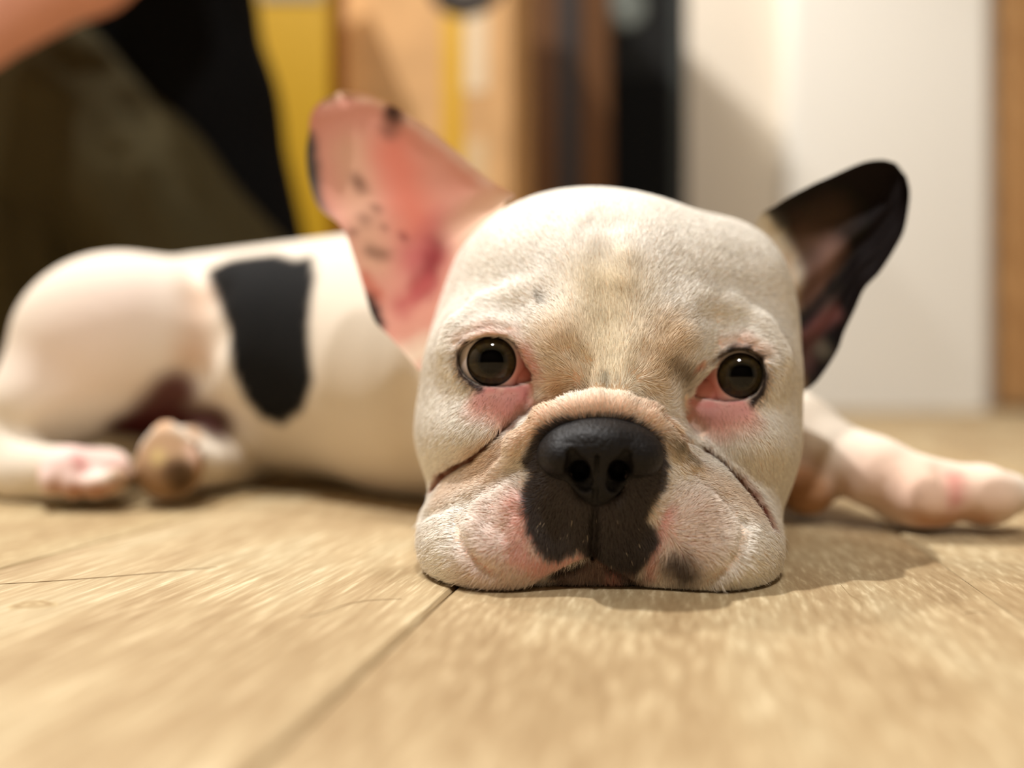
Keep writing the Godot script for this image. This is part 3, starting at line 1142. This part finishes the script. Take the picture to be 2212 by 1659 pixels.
	ear(dog, "black ear turned sideways with a brownish inside",
		[[1640, 560, .395], [1628, 500, .393], [1645, 462, .392], [1672, 446, .391], [1705, 425, .390], [1756, 398, .389], [1790, 383, .389], [1816, 371, .389], [1845, 358, .389], [1867, 350, .389], [1890, 346, .389], [1912, 346, .389], [1935, 353, .389]],
		[[1690, 840, .392], [1722, 850, .390], [1757, 831, .388], [1783, 799, .386], [1810, 755, .385], [1823, 718, .385], [1847, 668, .385], [1867, 624, .385], [1901, 587, .386], [1938, 529, .387], [1955, 489, .388], [1965, 421, .389], [1958, 382, .389]],
		.016, .004,
		[[1730, 500, 1800, 470, 36, 44, false, lin(76, 58, 46), .85], [1720, 560, 1745, 530, 30, 30, false, lin(100, 76, 62), .9], [1795, 540, 1765, 640, 26, 30, false, lin(136, 104, 92), .95], [1730, 640, 1750, 600, 24, 26, false, lin(120, 90, 80), .8],
			[1868, 560, 1800, 620, 18, 14, false, lin(22, 18, 15), .95], [1800, 620, 1735, 690, 13, 12, false, lin(30, 22, 18), .95], [1800, 680, 1745, 725, 16, 16, false, lin(124, 78, 74), .9], [1735, 790, 1750, 740, 20, 20, false, lin(96, 66, 58), .8],
			[1772, 752, 1780, 760, 14, 14, false, lin(112, 102, 86), .8], [1650, 500, 1695, 600, 34, 24, false, lin(240, 228, 206), 1.0], [1700, 560, 1715, 660, 10, 16, false, lin(205, 176, 145), .8], [1712, 800, 1722, 830, 16, 16, false, lin(160, 125, 85), .9],
			[1668, 462, 1690, 480, 14, 12, true, lin(60, 56, 54), .9], [1640, 470, 1655, 480, 10, 10, true, lin(240, 232, 214), 1.0]],
		lin(26, 21, 18), lin(24, 21, 19), [[.42, .62, .09, .006], [.70, .85, .06, .004]])

func build_body() -> Array:
	var f := Field.new()
	# neck, trunk
	f.capsule(P(1290, 830, .455), P(1000, 820, .53), .064, .082, .03)
	f.capsule(Vector3(-.03, .098, -.585), Vector3(-.245, .098, -.635), .102, .086, .03)
	f.ellipsoid(Vector3(-.075, .09, -.56), Vector3(.075, .088, .07), .03)
	f.ellipsoid(Vector3(.06, .085, -.52), Vector3(.08, .075, .07), .03)
	# rump and thigh
	ell(f, 340, 800, .68, 190, 190, .08, .03)
	ell(f, 252, 735, .575, 214, 188, .055, .022, Vector3(0, 0, 18))
	ell(f, 128, 868, .57, 122, 112, .05, .02)
	ell(f, 370, 910, .515, 122, 70, .042, .010, Vector3(0, 0, -4), 1)
	ell(f, 378, 850, .515, 52, 72, .032, .010, Vector3(0, 0, 0), 1)
	# lower hind leg and its paw
	f.chain([P(20, 950, .555), P(70, 1020, .53), P(160, 1015, .51), P(215, 1020, .50)], [.032, .023, .020, .019], .008)
	ell(f, 182, 1010, .498, 84, 62, .03, .005)
	for t in [[118, 1040], [165, 1048], [212, 1048], [250, 1038]]: ell(f, t[0], t[1], .476, 26, 33, .012, .003)
	# the other hind foot, sole to the front
	f.chain([P(520, 985, .60), P(430, 985, .54), P(370, 985, .51)], [.026, .022, .021], .006)
	ell(f, 368, 992, .496, 72, 92, .022, .003)
	for t in [[320, 945], [352, 922], [390, 925], [420, 950]]: ell(f, t[0], t[1], .478, 27, 32, .012, .003)
	ell(f, 376, 1018, .484, 46, 46, .011, .006)
	# right foreleg stretched out, with its elbow
	f.chain([P(1620, 905, .50), P(1725, 938, .462), P(1800, 985, .44), P(1890, 1020, .425), P(1960, 1055, .418)], [.040, .0215, .0175, .0178, .0172], .010)
	ell(f, 1735, 1052, .442, 62, 62, .022, .002)
	ell(f, 2000, 1062, .416, 92, 70, .024, .010)
	ell(f, 1985, 1072, .411, 78, 66, .021, .008)
	ell(f, 2118, 1068, .409, 74, 68, .0205, .004)
	ell(f, 2050, 1052, .414, 50, 55, .018, .004)
	ell(f, 2178, 1065, .412, 40, 48, .014, .004)
	ell(f, 1852, 1062, .418, 20, 24, .006, .004)
	f.above(.0006, .004)
	var pick := func(px: float, py: float) -> Vector3:
		var d := (P(px, py, 1.0) - Vector3(0, EYE_H, 0))
		return f.hit(Vector3(0, EYE_H, 0), d / d.length(), .3, 1.0)
	var K := pick as Callable
	f.fold([K.call(430, 560), K.call(448, 640), K.call(455, 720), K.call(430, 800)], .012, .010)
	f.fold([K.call(2040, 1012), K.call(2056, 1050), K.call(2064, 1110)], .005, .006)
	f.fold([K.call(1925, 1060), K.call(1932, 1100)], .004, .002)
	f.fold([K.call(480, 930), K.call(400, 900), K.call(300, 925), K.call(130, 935)], .014, .012)
	f.fold([K.call(905, 770), K.call(880, 880), K.call(900, 1000)], .012, .004)
	var m := f.mesh(Vector3(-.46, -.005, -.80), Vector3(.34, .22, -.37), BODY_CELL)
	var v: PackedVector3Array = m[0]
	var idx: PackedInt32Array = m[1]
	var n := smooth_normals(v, idx)
	var c := Coat.new()
	c.base_skin = lin(232, 220, 203)
	c.base_hair = c.base_skin
	c.noise.frequency = 90.0
	var s := func(list: Array, rad: float, soft: float, col: Color, amount: float) -> void:
		var k := .50 / FPX
		for i in maxi(list.size() - 1, 1):
			var e: Array = list[mini(i + 1, list.size() - 1)]
			c.spot(K.call(list[i][0], list[i][1]), K.call(e[0], e[1]), rad * k, soft * k, col, col, amount, 0.0, .3)
	var S := s as Callable
	S.call([[260, 640], [120, 760]], 120, 100, lin(240, 222, 210), .9)
	S.call([[430, 640], [420, 760]], 40, 50, lin(205, 165, 135), .7)
	S.call([[120, 1000], [180, 980], [240, 1000]], 60, 40, lin(236, 205, 196), .9)
	S.call([[165, 985], [178, 1010]], 10, 12, lin(190, 110, 105), .8)
	S.call([[118, 1055], [165, 1062], [212, 1062], [250, 1050]], 16, 14, lin(170, 110, 70), .8)
	S.call([[340, 1000], [395, 1015]], 88, 20, lin(158, 124, 90), .95)
	S.call([[320, 935], [352, 912], [390, 915], [420, 940]], 20, 14, lin(205, 165, 130), .9)
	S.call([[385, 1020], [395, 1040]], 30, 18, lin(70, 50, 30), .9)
	S.call([[338, 978], [342, 992]], 12, 12, lin(196, 172, 112), .7)
	S.call([[420, 975], [425, 990]], 20, 14, lin(215, 180, 160), .9)
	S.call([[378, 845], [290, 925], [460, 915]], 52, 30, lin(82, 36, 32), .95)  # groin hollow darkened, its shade painted into the coat
	S.call([[1720, 1050], [1750, 1080]], 60, 30, lin(176, 124, 78), .9)  # brown is the shade under the leg, painted onto the elbow
	S.call([[1900, 1030], [2000, 1070], [2120, 1070]], 70, 50, lin(236, 200, 178), .75)
	S.call([[2062, 1030], [2060, 1080]], 14, 14, lin(205, 130, 120), .8)
	S.call([[1990, 1125], [2120, 1125]], 16, 18, lin(190, 130, 85), .8)
	var patch := []
	for p in [[446, 583], [510, 556], [595, 546], [640, 560], [676, 549], [682, 600], [668, 698], [676, 825], [656, 885], [610, 920], [565, 906], [524, 855], [500, 800], [496, 715], [467, 643]]:
		patch.append(K.call(p[0], p[1]))
	c.patch(PackedVector3Array(patch), 10 * .5 / FPX, lin(26, 25, 26), lin(26, 25, 26), 1.0, 0.0, .2)
	var skin := PackedColorArray()
	var hair := PackedColorArray()
	var bald := PackedFloat32Array()
	skin.resize(v.size()); hair.resize(v.size()); bald.resize(v.size())
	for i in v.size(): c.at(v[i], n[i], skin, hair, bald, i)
	return [v, idx, n, skin]
# ------------------------------------------------------------------ the place
func ceiling_lamp(at: Vector3, radius: float, energy: float, col: Color, label: String) -> void:
	var t := base("ceiling_light", at)
	tag(t, label, "ceiling light")
	obj("frame", lathe(PackedVector2Array([Vector2(radius * .98, -.012), Vector2(radius * 1.25, -.012), Vector2(radius * 1.32, -.004), Vector2(radius * 1.32, .0)])), mat(Color(.92, .92, .9), .5), t)
	var dm := mat(Color(1, .96, .9), .6)
	dm.emission_enabled = true
	dm.emission = col
	dm.emission_energy_multiplier = 4.0
	obj("diffuser", lathe(PackedVector2Array([Vector2(.0005, -.008), Vector2(radius * .97, -.008), Vector2(radius * .97, -.002)])), dm, t)
	var l := SpotLight3D.new()
	l.name = "bulb"
	l.light_color = col
	l.light_energy = energy
	l.light_size = radius
	l.spot_range = 9.0
	l.spot_attenuation = 2.0
	l.spot_angle = 82.0
	l.spot_angle_attenuation = .35
	l.shadow_enabled = true
	t.add_child(l)
	l.position = Vector3(0, -.02, 0)
	l.rotation_degrees = Vector3(-90, 0, 0)

func structure(called: String, size: Vector3, at: Vector3, m: Material, ch := .002) -> MeshInstance3D:
	var o := obj(called, chamfer_box(size, ch), m)
	o.position = at
	o.set_meta("kind", "structure")
	return o

func build_room() -> void:
	var white := mat(Color8(240, 236, 226), .85, .2)
	var shade := mat(Color8(222, 211, 194), .85, .2)
	var mid := mat(Color8(168, 162, 154), .85, .2)
	var dark := mat(Color8(70, 62, 54), .8, .2)
	structure("wall_back", Vector3(5.2, 2.7, .1), Vector3(.2, 1.3, -2.45), shade)
	structure("wall_left", Vector3(.1, 2.7, 5.2), Vector3(-2.35, 1.3, 0), mid)
	structure("wall_right", Vector3(.1, 2.7, 5.2), Vector3(2.75, 1.3, 0), mid)
	structure("wall_front", Vector3(5.2, 2.7, .1), Vector3(.2, 1.3, 2.45), dark)
	structure("ceiling", Vector3(5.2, .1, 5.2), Vector3(.2, 2.6, 0), white)
	structure("wall_pier", Vector3(.571, 2.7, .12), Vector3(1.124, 1.3, -2.36), white)
	build_floor()

func build_floor() -> void:
	var fl := obj("floor", chamfer_box(Vector3(5.2, .1, 5.2), .001), mat(Color8(90, 66, 40), .9))
	fl.position = Vector3(.2, -.0605, 0)
	fl.set_meta("kind", "structure")
	var ang := deg_to_rad(12.4)
	var dir := Vector3(sin(ang), 0, -cos(ang))
	var right := Vector3(cos(ang), 0, sin(ang))
	var origin := P(975, 1275, .2925)
	origin.y = 0
	var W := .196
	var grain := FastNoiseLite.new()
	grain.seed = 4
	grain.frequency = .028
	grain.fractal_octaves = 4
	grain.fractal_gain = .62
	var gt := NoiseTexture2D.new()
	gt.width = 1024; gt.height = 1024; gt.seamless = true
	gt.noise = grain
	var ramp := Gradient.new()
	ramp.offsets = PackedFloat32Array([.12, .38, .55, .66, .80])
	ramp.colors = PackedColorArray([Color8(160, 140, 106), Color8(172, 153, 119), Color8(178, 160, 126), Color8(185, 168, 134), Color8(204, 189, 156)])
	gt.color_ramp = ramp
	var broad := FastNoiseLite.new()
	broad.seed = 9
	broad.frequency = .007
	var bt := NoiseTexture2D.new()
	bt.width = 512; bt.height = 512; bt.seamless = true
	bt.noise = broad
	var br := Gradient.new()
	br.offsets = PackedFloat32Array([.2, .5, .8])
	br.colors = PackedColorArray([Color(.90, .86, .82), Color(.98, .96, .94), Color(1, 1, 1)])
	bt.color_ramp = br
	var relief := NoiseTexture2D.new()
	relief.width = 1024; relief.height = 1024; relief.seamless = true
	relief.noise = grain
	var oak: Array[StandardMaterial3D] = []
	for k in 6:
		var m := mat([Color(1, 1, 1), Color(.97, .96, .95), Color(1, .985, .96), Color(.95, .94, .93), Color(.99, .97, .95), Color(.96, .95, .92)][k], .62, .35)
		m.albedo_texture = gt
		m.uv1_triplanar = true
		m.uv1_triplanar_sharpness = 4.0
		m.uv1_scale = Vector3(8.5, 8.5, .75 if k % 2 == 0 else 1.5)
		m.uv1_offset = Vector3(.37 * k, .11 * k, .53 * k)
		m.detail_enabled = true
		m.detail_albedo = bt
		m.detail_blend_mode = BaseMaterial3D.BLEND_MODE_MUL
		m.detail_uv_layer = BaseMaterial3D.DETAIL_UV_2
		m.uv2_triplanar = true
		m.uv2_scale = Vector3(4.0, 4.0, 1.3)
		m.uv2_offset = Vector3(.21 * k, 0, .71 * k)
		m.heightmap_enabled = true
		m.heightmap_texture = relief
		m.heightmap_scale = .035
		oak.append(m)
	for i in range(-14, 15):
		var along := -2.6
		var k := 0
		while along < 2.9:
			var L: float = [1.8, 1.45, 1.65, 1.2][(i * 3 + k * 5 + 60) % 4]
			if k == 0: L *= [.4, .9, .65, .75][(i * 7 + 70) % 4]
			if i == -1 or i == 0:
				L = [2.35, 2.2, 2.0][k % 3]
			var c := origin + right * ((i + .5) * W) + dir * (along + L / 2.0)
			along += L
			k += 1
			if absf(c.x - .2) > 2.9 or absf(c.z) > 2.95: continue
			var o := obj("plank", chamfer_box(Vector3(W - .0009, .011, L - .0009), .0013), oak[(i * 5 + k * 7 + 60) % 6] if i != -1 and i != 0 else oak[0 if i == -1 else 1], fl)
			o.position = c - fl.position + Vector3(0, -.0055, 0)
			o.rotation.y = -ang

# ------------------------------------------------------------------ what stands behind the dog, and hairs on the floor
func colored(f: Field, lo: Vector3, hi: Vector3, cell: float) -> ArrayMesh:
	var m := f.mesh(lo, hi, cell)
	var v: PackedVector3Array = m[0]
	return mesh_of(v, smooth_normals(v, m[1]), m[1])

func build_person() -> void:
	var t := base("person", Vector3.ZERO)
	tag(t, "person squatting behind the dog in olive trousers and black top, one forearm bare", "person")
	var cloth := FastNoiseLite.new()
	cloth.frequency = .02
	var ct := NoiseTexture2D.new()
	ct.width = 256; ct.height = 256; ct.seamless = true
	ct.noise = cloth
	var olive := mat(Color8(64, 57, 38), .95, .15)
	olive.heightmap_enabled = true
	olive.heightmap_texture = ct
	olive.heightmap_scale = .2
	olive.uv1_triplanar = true
	olive.uv1_scale = Vector3.ONE * 6.0
	var f := Field.new()      # trousers
	f.chain([P(480, 610, 1.02), P(300, 400, .99), P(105, 178, .955)], [.098, .092, .082], .03)
	f.chain([P(98, 190, .955), P(70, 520, .98), P(75, 850, 1.0)], [.078, .066, .052], .03)
	f.chain([P(470, 660, 1.12), P(240, 560, 1.08), P(120, 480, 1.06)], [.115, .10, .085], .04)
	f.chain([P(520, 620, 1.22), P(330, 420, 1.24), P(210, 300, 1.22)], [.098, .09, .08], .03)
	f.chain([P(210, 310, 1.22), P(200, 560, 1.24), P(215, 830, 1.24)], [.076, .064, .052], .03)
	f.chain([P(480, 660, 1.10), P(530, 700, 1.2)], [.12, .11], .04)
	for w in [[[160, 130], [250, 330], [300, 520]], [[230, 150], [380, 400], [500, 560]], [[300, 230], [430, 440], [560, 560]], [[120, 250], [110, 420], [150, 560]], [[60, 240], [40, 430], [60, 600]]]:
		var pts := []
		for p in w:
			var d := (P(p[0], p[1], 1.0) - Vector3(0, EYE_H, 0))
			pts.append(f.hit(Vector3(0, EYE_H, 0), d / d.length(), .5, 1.6))
		f.fold(pts, .016, .018)
	obj("trousers", colored(f, Vector3(-.85, .0, -1.42), Vector3(-.15, .66, -.80), .009), olive, t)
	f = Field.new()           # black top with short sleeves
	f.chain([P(512, 545, 1.12), P(408, 230, 1.10), P(338, 0, 1.08), P(275, -190, 1.06)], [.100, .120, .127, .115], .03)
	f.chain([P(275, -230, .99), P(330, -200, .93)], [.070, .058], .03)
	f.chain([P(300, -230, 1.20), P(330, -150, 1.25)], [.070, .058], .03)
	obj("shirt", colored(f, Vector3(-.75, .10, -1.42), Vector3(-.20, .82, -.84), .010), mat(Color8(17, 17, 18), .95, .12), t)
	f = Field.new()           # arms, neck and head
	f.chain([P(275, -230, .99), P(345, -165, .90)], [.050, .045], .02)
	f.chain([P(345, -170, .90), P(178, -79, .835), P(-52, 71, .775)], [.046, .047, .033], .02)
	f.chain([P(-52, 71, .775), P(-120, 118, .76)], [.030, .034], .012)
	for d in [[-190, 150, .745], [-205, 168, .757], [-208, 182, .769], [-200, 194, .780]]:
		f.chain([P(-120, 118, .76).lerp(P(d[0], d[1], d[2]), .3), P(d[0], d[1], d[2]), P(d[0] - 40, d[1] + 55, d[2])], [.011, .0092, .008], .006)
	f.chain([P(-110, 125, .745), P(-130, 190, .73), P(-150, 225, .735)], [.013, .0105, .009], .006)
	f.chain([P(300, -230, 1.20), P(330, -120, 1.27), P(200, 60, 1.2), P(60, 130, 1.12)], [.048, .044, .040, .032], .02)
	f.chain([P(265, -230, 1.06), P(225, -330, 1.05)], [.060, .055], .03)
	f.ellipsoid(P(185, -430, 1.03), Vector3(.088, .115, .076), .03, Vector3(0, 0, 18))
	f.ellipsoid(P(45, -400, 1.03), Vector3(.02, .018, .014), .016)
	f.ellipsoid(P(105, -340, 1.03), Vector3(.045, .03, .04), .03)
	var skin := mat(Color8(214, 152, 126), .6, .3)
	obj("body", colored(f, Vector3(-.90, .30, -1.36), Vector3(-.20, 1.02, -.66), .007), skin, t)
	f = Field.new()
	f.ellipsoid(P(205, -450, 1.03), Vector3(.094, .115, .084), .03, Vector3(0, 0, 18))
	f.ellipsoid(P(90, -400, 1.03), Vector3(.06, .09, .12), .02, Vector3.ZERO, 1)
	obj("hair", colored(f, Vector3(-.75, .62, -1.2), Vector3(-.35, 1.05, -.86), .007), mat(Color8(38, 28, 22), .7, .3), t)
	for s in [[70, 1.0], [215, 1.24]]:
		f = Field.new()
		f.chain([P(s[0], 700, s[1]), P(s[0], 900, s[1])], [.056, .05], .02)
		f.chain([P(s[0], 915, s[1]), P(s[0] - 190, 940, s[1] - .02)], [.045, .038], .03)
		f.above(.0008, .006)
		obj("boot", colored(f, Vector3(-1.05, -.01, -s[1] - .10), Vector3(-.40, .22, -s[1] + .12), .008), mat(Color8(30, 29, 30), .6, .3), t)

func slab(called: String, size: Vector3, at: Vector3, m: Material, parent: Node3D, ch := .002, turn := 0.0) -> MeshInstance3D:
	var o := obj(called, chamfer_box(size, ch), m, parent)
	o.position = at
	o.rotation.y = turn
	return o

func build_boxes() -> void:
	# tall cardboard box turned edge-on, its long face to the left
	var th := deg_to_rad(12.0)
	var B := Vector3(0, 0, -1.45)
	var along := Vector3(-cos(th), 0, -sin(th))      # along the long face, away from the near edge
	var back := Vector3(sin(th), 0, -cos(th))
	var W := .346
	var D := .20
	var H := .97
	var out := -back
	var box := base("cardboard_box", B + along * W / 2.0 + back * D / 2.0)
	tag(box, "tall light brown cardboard box with a yellow stripe and pale labels, behind the dog", "box")
	var card := mat(Color8(212, 168, 118), .9, .15)
	var gn := FastNoiseLite.new()
	gn.frequency = .01
	var gt := NoiseTexture2D.new()
	gt.width = 256; gt.height = 256; gt.seamless = true
	gt.noise = gn
	var gr := Gradient.new()
	gr.colors = PackedColorArray([Color(.9, .9, .9), Color(1, 1, 1)])
	gt.color_ramp = gr
	card.albedo_texture = gt
	card.uv1_triplanar = true
	card.uv1_scale = Vector3.ONE * 3.0
	slab("body", Vector3(W, H, D), Vector3(0, H / 2.0, 0), card, box, .004, th * -1.0)
	var face := func(called: String, t0: float, t1: float, y0: float, y1: float, m: Material) -> void:
		var c := along * ((t0 + t1) / 2.0 - W / 2.0) + back * (-D / 2.0) + out * .0008 + Vector3(0, (y0 + y1) / 2.0, 0)
		slab(called, Vector3(t1 - t0, y1 - y0, .0024), c, m, box, .0006, -th)
	var F := face as Callable
	F.call("yellow_stripe", .096, .135, .02, .80, mat(Color8(200, 154, 20), .5, .4))
	F.call("paper_label", .048, .092, .630, .785, mat(Color8(214, 192, 160), .8, .2))
	F.call("paper_label", .050, .090, .40, .54, mat(Color8(206, 178, 138), .8, .2))
	var mark := Vector3(0, .852, 0) + along * (.086 - W / 2.0) - back * (D / 2.0)
	var turned := Basis(Vector3.UP, -th) * Basis(Vector3.RIGHT, PI / 2.0)
	for r in [[.080, .0022, Color8(44, 36, 30), "round_label"], [.036, .0034, Color8(126, 118, 108), "label_centre"]]:
		var o := obj(r[3], lathe(PackedVector2Array([Vector2(.0003, r[1]), Vector2(r[0] - .001, r[1]), Vector2(r[0], r[1] - .0006), Vector2(r[0], -.001), Vector2(.0003, -.001)]), 40), mat(r[2], .7, .3), box)
		o.transform = Transform3D(turned, mark)
	# dark wooden cabinet side behind the box
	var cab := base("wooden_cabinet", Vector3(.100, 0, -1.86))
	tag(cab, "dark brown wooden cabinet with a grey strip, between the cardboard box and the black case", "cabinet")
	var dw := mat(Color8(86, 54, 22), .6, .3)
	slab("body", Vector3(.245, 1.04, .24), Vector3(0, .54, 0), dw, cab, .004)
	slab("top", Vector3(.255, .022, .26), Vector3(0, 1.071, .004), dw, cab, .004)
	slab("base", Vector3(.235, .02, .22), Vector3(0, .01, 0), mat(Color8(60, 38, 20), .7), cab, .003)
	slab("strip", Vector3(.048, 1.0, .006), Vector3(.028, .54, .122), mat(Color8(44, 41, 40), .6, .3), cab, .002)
	# narrow yellow box
	var yb := base("yellow_box", Vector3(-.418, 0, -1.405))
	tag(yb, "tall bright yellow box beside the cardboard box, partly hidden by the pink ear", "box")
	var ym := mat(Color8(186, 144, 10), .5, .4)
	slab("body", Vector3(.204, .90, .11), Vector3(0, .45, 0), ym, yb, .004)
	slab("shaded_side", Vector3(.0022, .88, .10), Vector3(.1026, .45, 0), mat(Color8(140, 84, 18), .6, .3), yb, .0006)  # darker sheet that paints the shade on the right side of the box
	slab("paper_label", Vector3(.11, .10, .0022), Vector3(.035, .795, .0556), mat(Color8(140, 128, 108), .7, .3), yb, .0006)
	# tall black case with its back to the wall
	var bag := base("upright_case", Vector3(.341, 0, -2.19))
	tag(bag, "tall black upright case standing with its back against the white wall", "case")
	var black := mat(Color8(27, 27, 26), .8, .25)
	slab("body", Vector3(.226, 1.18, .40), Vector3(0, .62, 0), black, bag, .018)
	slab("base", Vector3(.20, .03, .36), Vector3(0, .015, 0), mat(Color8(14, 14, 14), .6), bag, .004)
	slab("front_pocket", Vector3(.150, .82, .012), Vector3(-.012, .46, .205), mat(Color8(16, 16, 16), .85, .2), bag, .005)
	slab("side_strap", Vector3(.030, 1.12, .006), Vector3(.088, .62, .202), mat(Color8(52, 55, 53), .7, .3), bag, .002)
	var patch := obj("patch", lathe(PackedVector2Array([Vector2(.0005, .006), Vector2(.050, .005), Vector2(.055, .0), Vector2(.0005, -.002)]), 32), mat(Color8(96, 100, 94), .7, .3), bag)
	patch.transform = Transform3D(Basis(Vector3.RIGHT, PI / 2.0), Vector3(-.050, 1.045, .201))
	obj("handle", tube(PackedVector3Array([Vector3(-.06, 1.19, 0), Vector3(-.055, 1.24, 0), Vector3(0, 1.255, 0), Vector3(.055, 1.24, 0), Vector3(.06, 1.19, 0)]), PackedFloat32Array([.010, .011, .012, .011, .010]), 8), black, bag)

func build_door() -> void:
	var wood := mat(Color8(224, 178, 122), .55, .4)
	var wn := FastNoiseLite.new()
	wn.frequency = .02
	var wt := NoiseTexture2D.new()
	wt.width = 256; wt.height = 256; wt.seamless = true
	wt.noise = wn
	var gr := Gradient.new()
	gr.colors = PackedColorArray([Color(.72, .66, .6), Color(1, 1, 1)])
	wt.color_ramp = gr
	wood.albedo_texture = wt
	wood.uv1_triplanar = true
	wood.uv1_scale = Vector3(14, 1.2, 14)
	var d := base("door_1", Vector3(1.962, 0, -2.385))
	d.set_meta("kind", "structure")
	d.set_meta("label", "brown wooden door right of the white wall")
	slab("door_leaf", Vector3(.80, 2.02, .04), Vector3(0, 1.02, 0), wood, d, .003)
	slab("door_frame", Vector3(.065, 2.10, .07), Vector3(-.434, 1.05, 0), wood, d, .003)
	slab("door_frame", Vector3(.065, 2.10, .07), Vector3(.434, 1.05, 0), wood, d, .003)
	slab("door_frame", Vector3(.93, .065, .07), Vector3(0, 2.08, 0), wood, d, .003)
	slab("shadow_gap_strip", Vector3(.93, .012, .09), Vector3(0, .006, .03), mat(Color8(52, 40, 28), .7), d, .003)  # dark strip painted as the shadow gap under the door
	var k := obj("door_handle", tube(PackedVector3Array([Vector3(-.34, 1.0, .02), Vector3(-.34, 1.0, .065), Vector3(-.33, 1.0, .072), Vector3(-.22, 1.0, .072)]), PackedFloat32Array([.01, .01, .009, .008]), 10), mat(Color8(170, 165, 155), .3), d)

func floor_hair(pts: Array, w: float, label: String) -> void:
	var v := PackedVector3Array()
	for p in pts:
		var z: float = EYE_H * FPX / (p[1] - 829.5)
		var q := P(p[0], p[1], z)
		q.y = w * .9
		v.append(q)
	v = smooth_loop(v, 8, false)
	var r := PackedFloat32Array()
	for i in v.size(): r.append(w * (.35 + .65 * sin(PI * clampf(.08 + .84 * i / v.size(), 0, 1))))
	var o := obj("fallen_hair", tube(v, r, 5), mat(Color8(146, 120, 82), .6, .3))
	tag(o, label, "hair", "", "")

# a knot in the oak, a lens of darker rings flush with the plank
func build_knot(px: float, py: float, rx: float, rz: float) -> void:
	var z := EYE_H * FPX / (py - 829.5)
	var c := P(px, py, z)
	c.y = .00022
	var v := PackedVector3Array()
	var n := PackedVector3Array()
	var cols := PackedColorArray()
	var idx := PackedInt32Array()
	var rings := 10
	var segs := 36
	for i in rings + 1:
		for k in segs:
			var r := float(i) / rings
			var a := TAU * k / segs
			var w := 1.0 + .12 * sin(a * 3.0 + 1.0) + .06 * sin(a * 7.0)
			v.append(c + Vector3(cos(a) * rx * r * w, -.0004 * r * r, sin(a) * rz * r * w))
			n.append(Vector3(cos(a) * .04 * r, 1, sin(a) * .04 * r).normalized())
			var dark := .5 + .5 * cos(r * 13.0)
			cols.append(lin(178, 158, 120).lerp(lin(136, 110, 74), dark * (1.0 - r * r)))
	for i in rings:
		for k in segs:
			var a := i * segs + k
			var b := i * segs + (k + 1) % segs
			idx.append_array([a, a + segs, b, b, a + segs, b + segs])
	var fl := get_node("floor") as Node3D
	for i in v.size(): v[i] -= fl.position
	obj("wood_knot", mesh_of(v, n, idx, cols), vmat(.6, .35), fl)

func build_things() -> void:
	build_knot(72, 1306, .0112, .0075)
	build_person()
	build_boxes()
	build_door()
	floor_hair([[-20, 1263], [120, 1255], [300, 1241], [470, 1225]], .00017, "long straight dark hair lying on the floor at the left edge")
	floor_hair([[648, 1334], [700, 1324], [745, 1307], [800, 1297], [868, 1294]], .00012, "thin curved dark hair lying on the floor left of the dog's lips")
	floor_hair([[1815, 1262], [1835, 1285], [1858, 1300], [1862, 1327]], .00011, "short curved hair lying on the floor at the edge of the dog's shadow")
	floor_hair([[2003, 1482], [2020, 1477], [2036, 1474]], .00013, "tiny dark hair lying on the floor in front of the lower right")
	floor_hair([[2080, 1326], [2105, 1322], [2130, 1324]], .00012, "tiny pale brown hair lying beside the right plank joint")
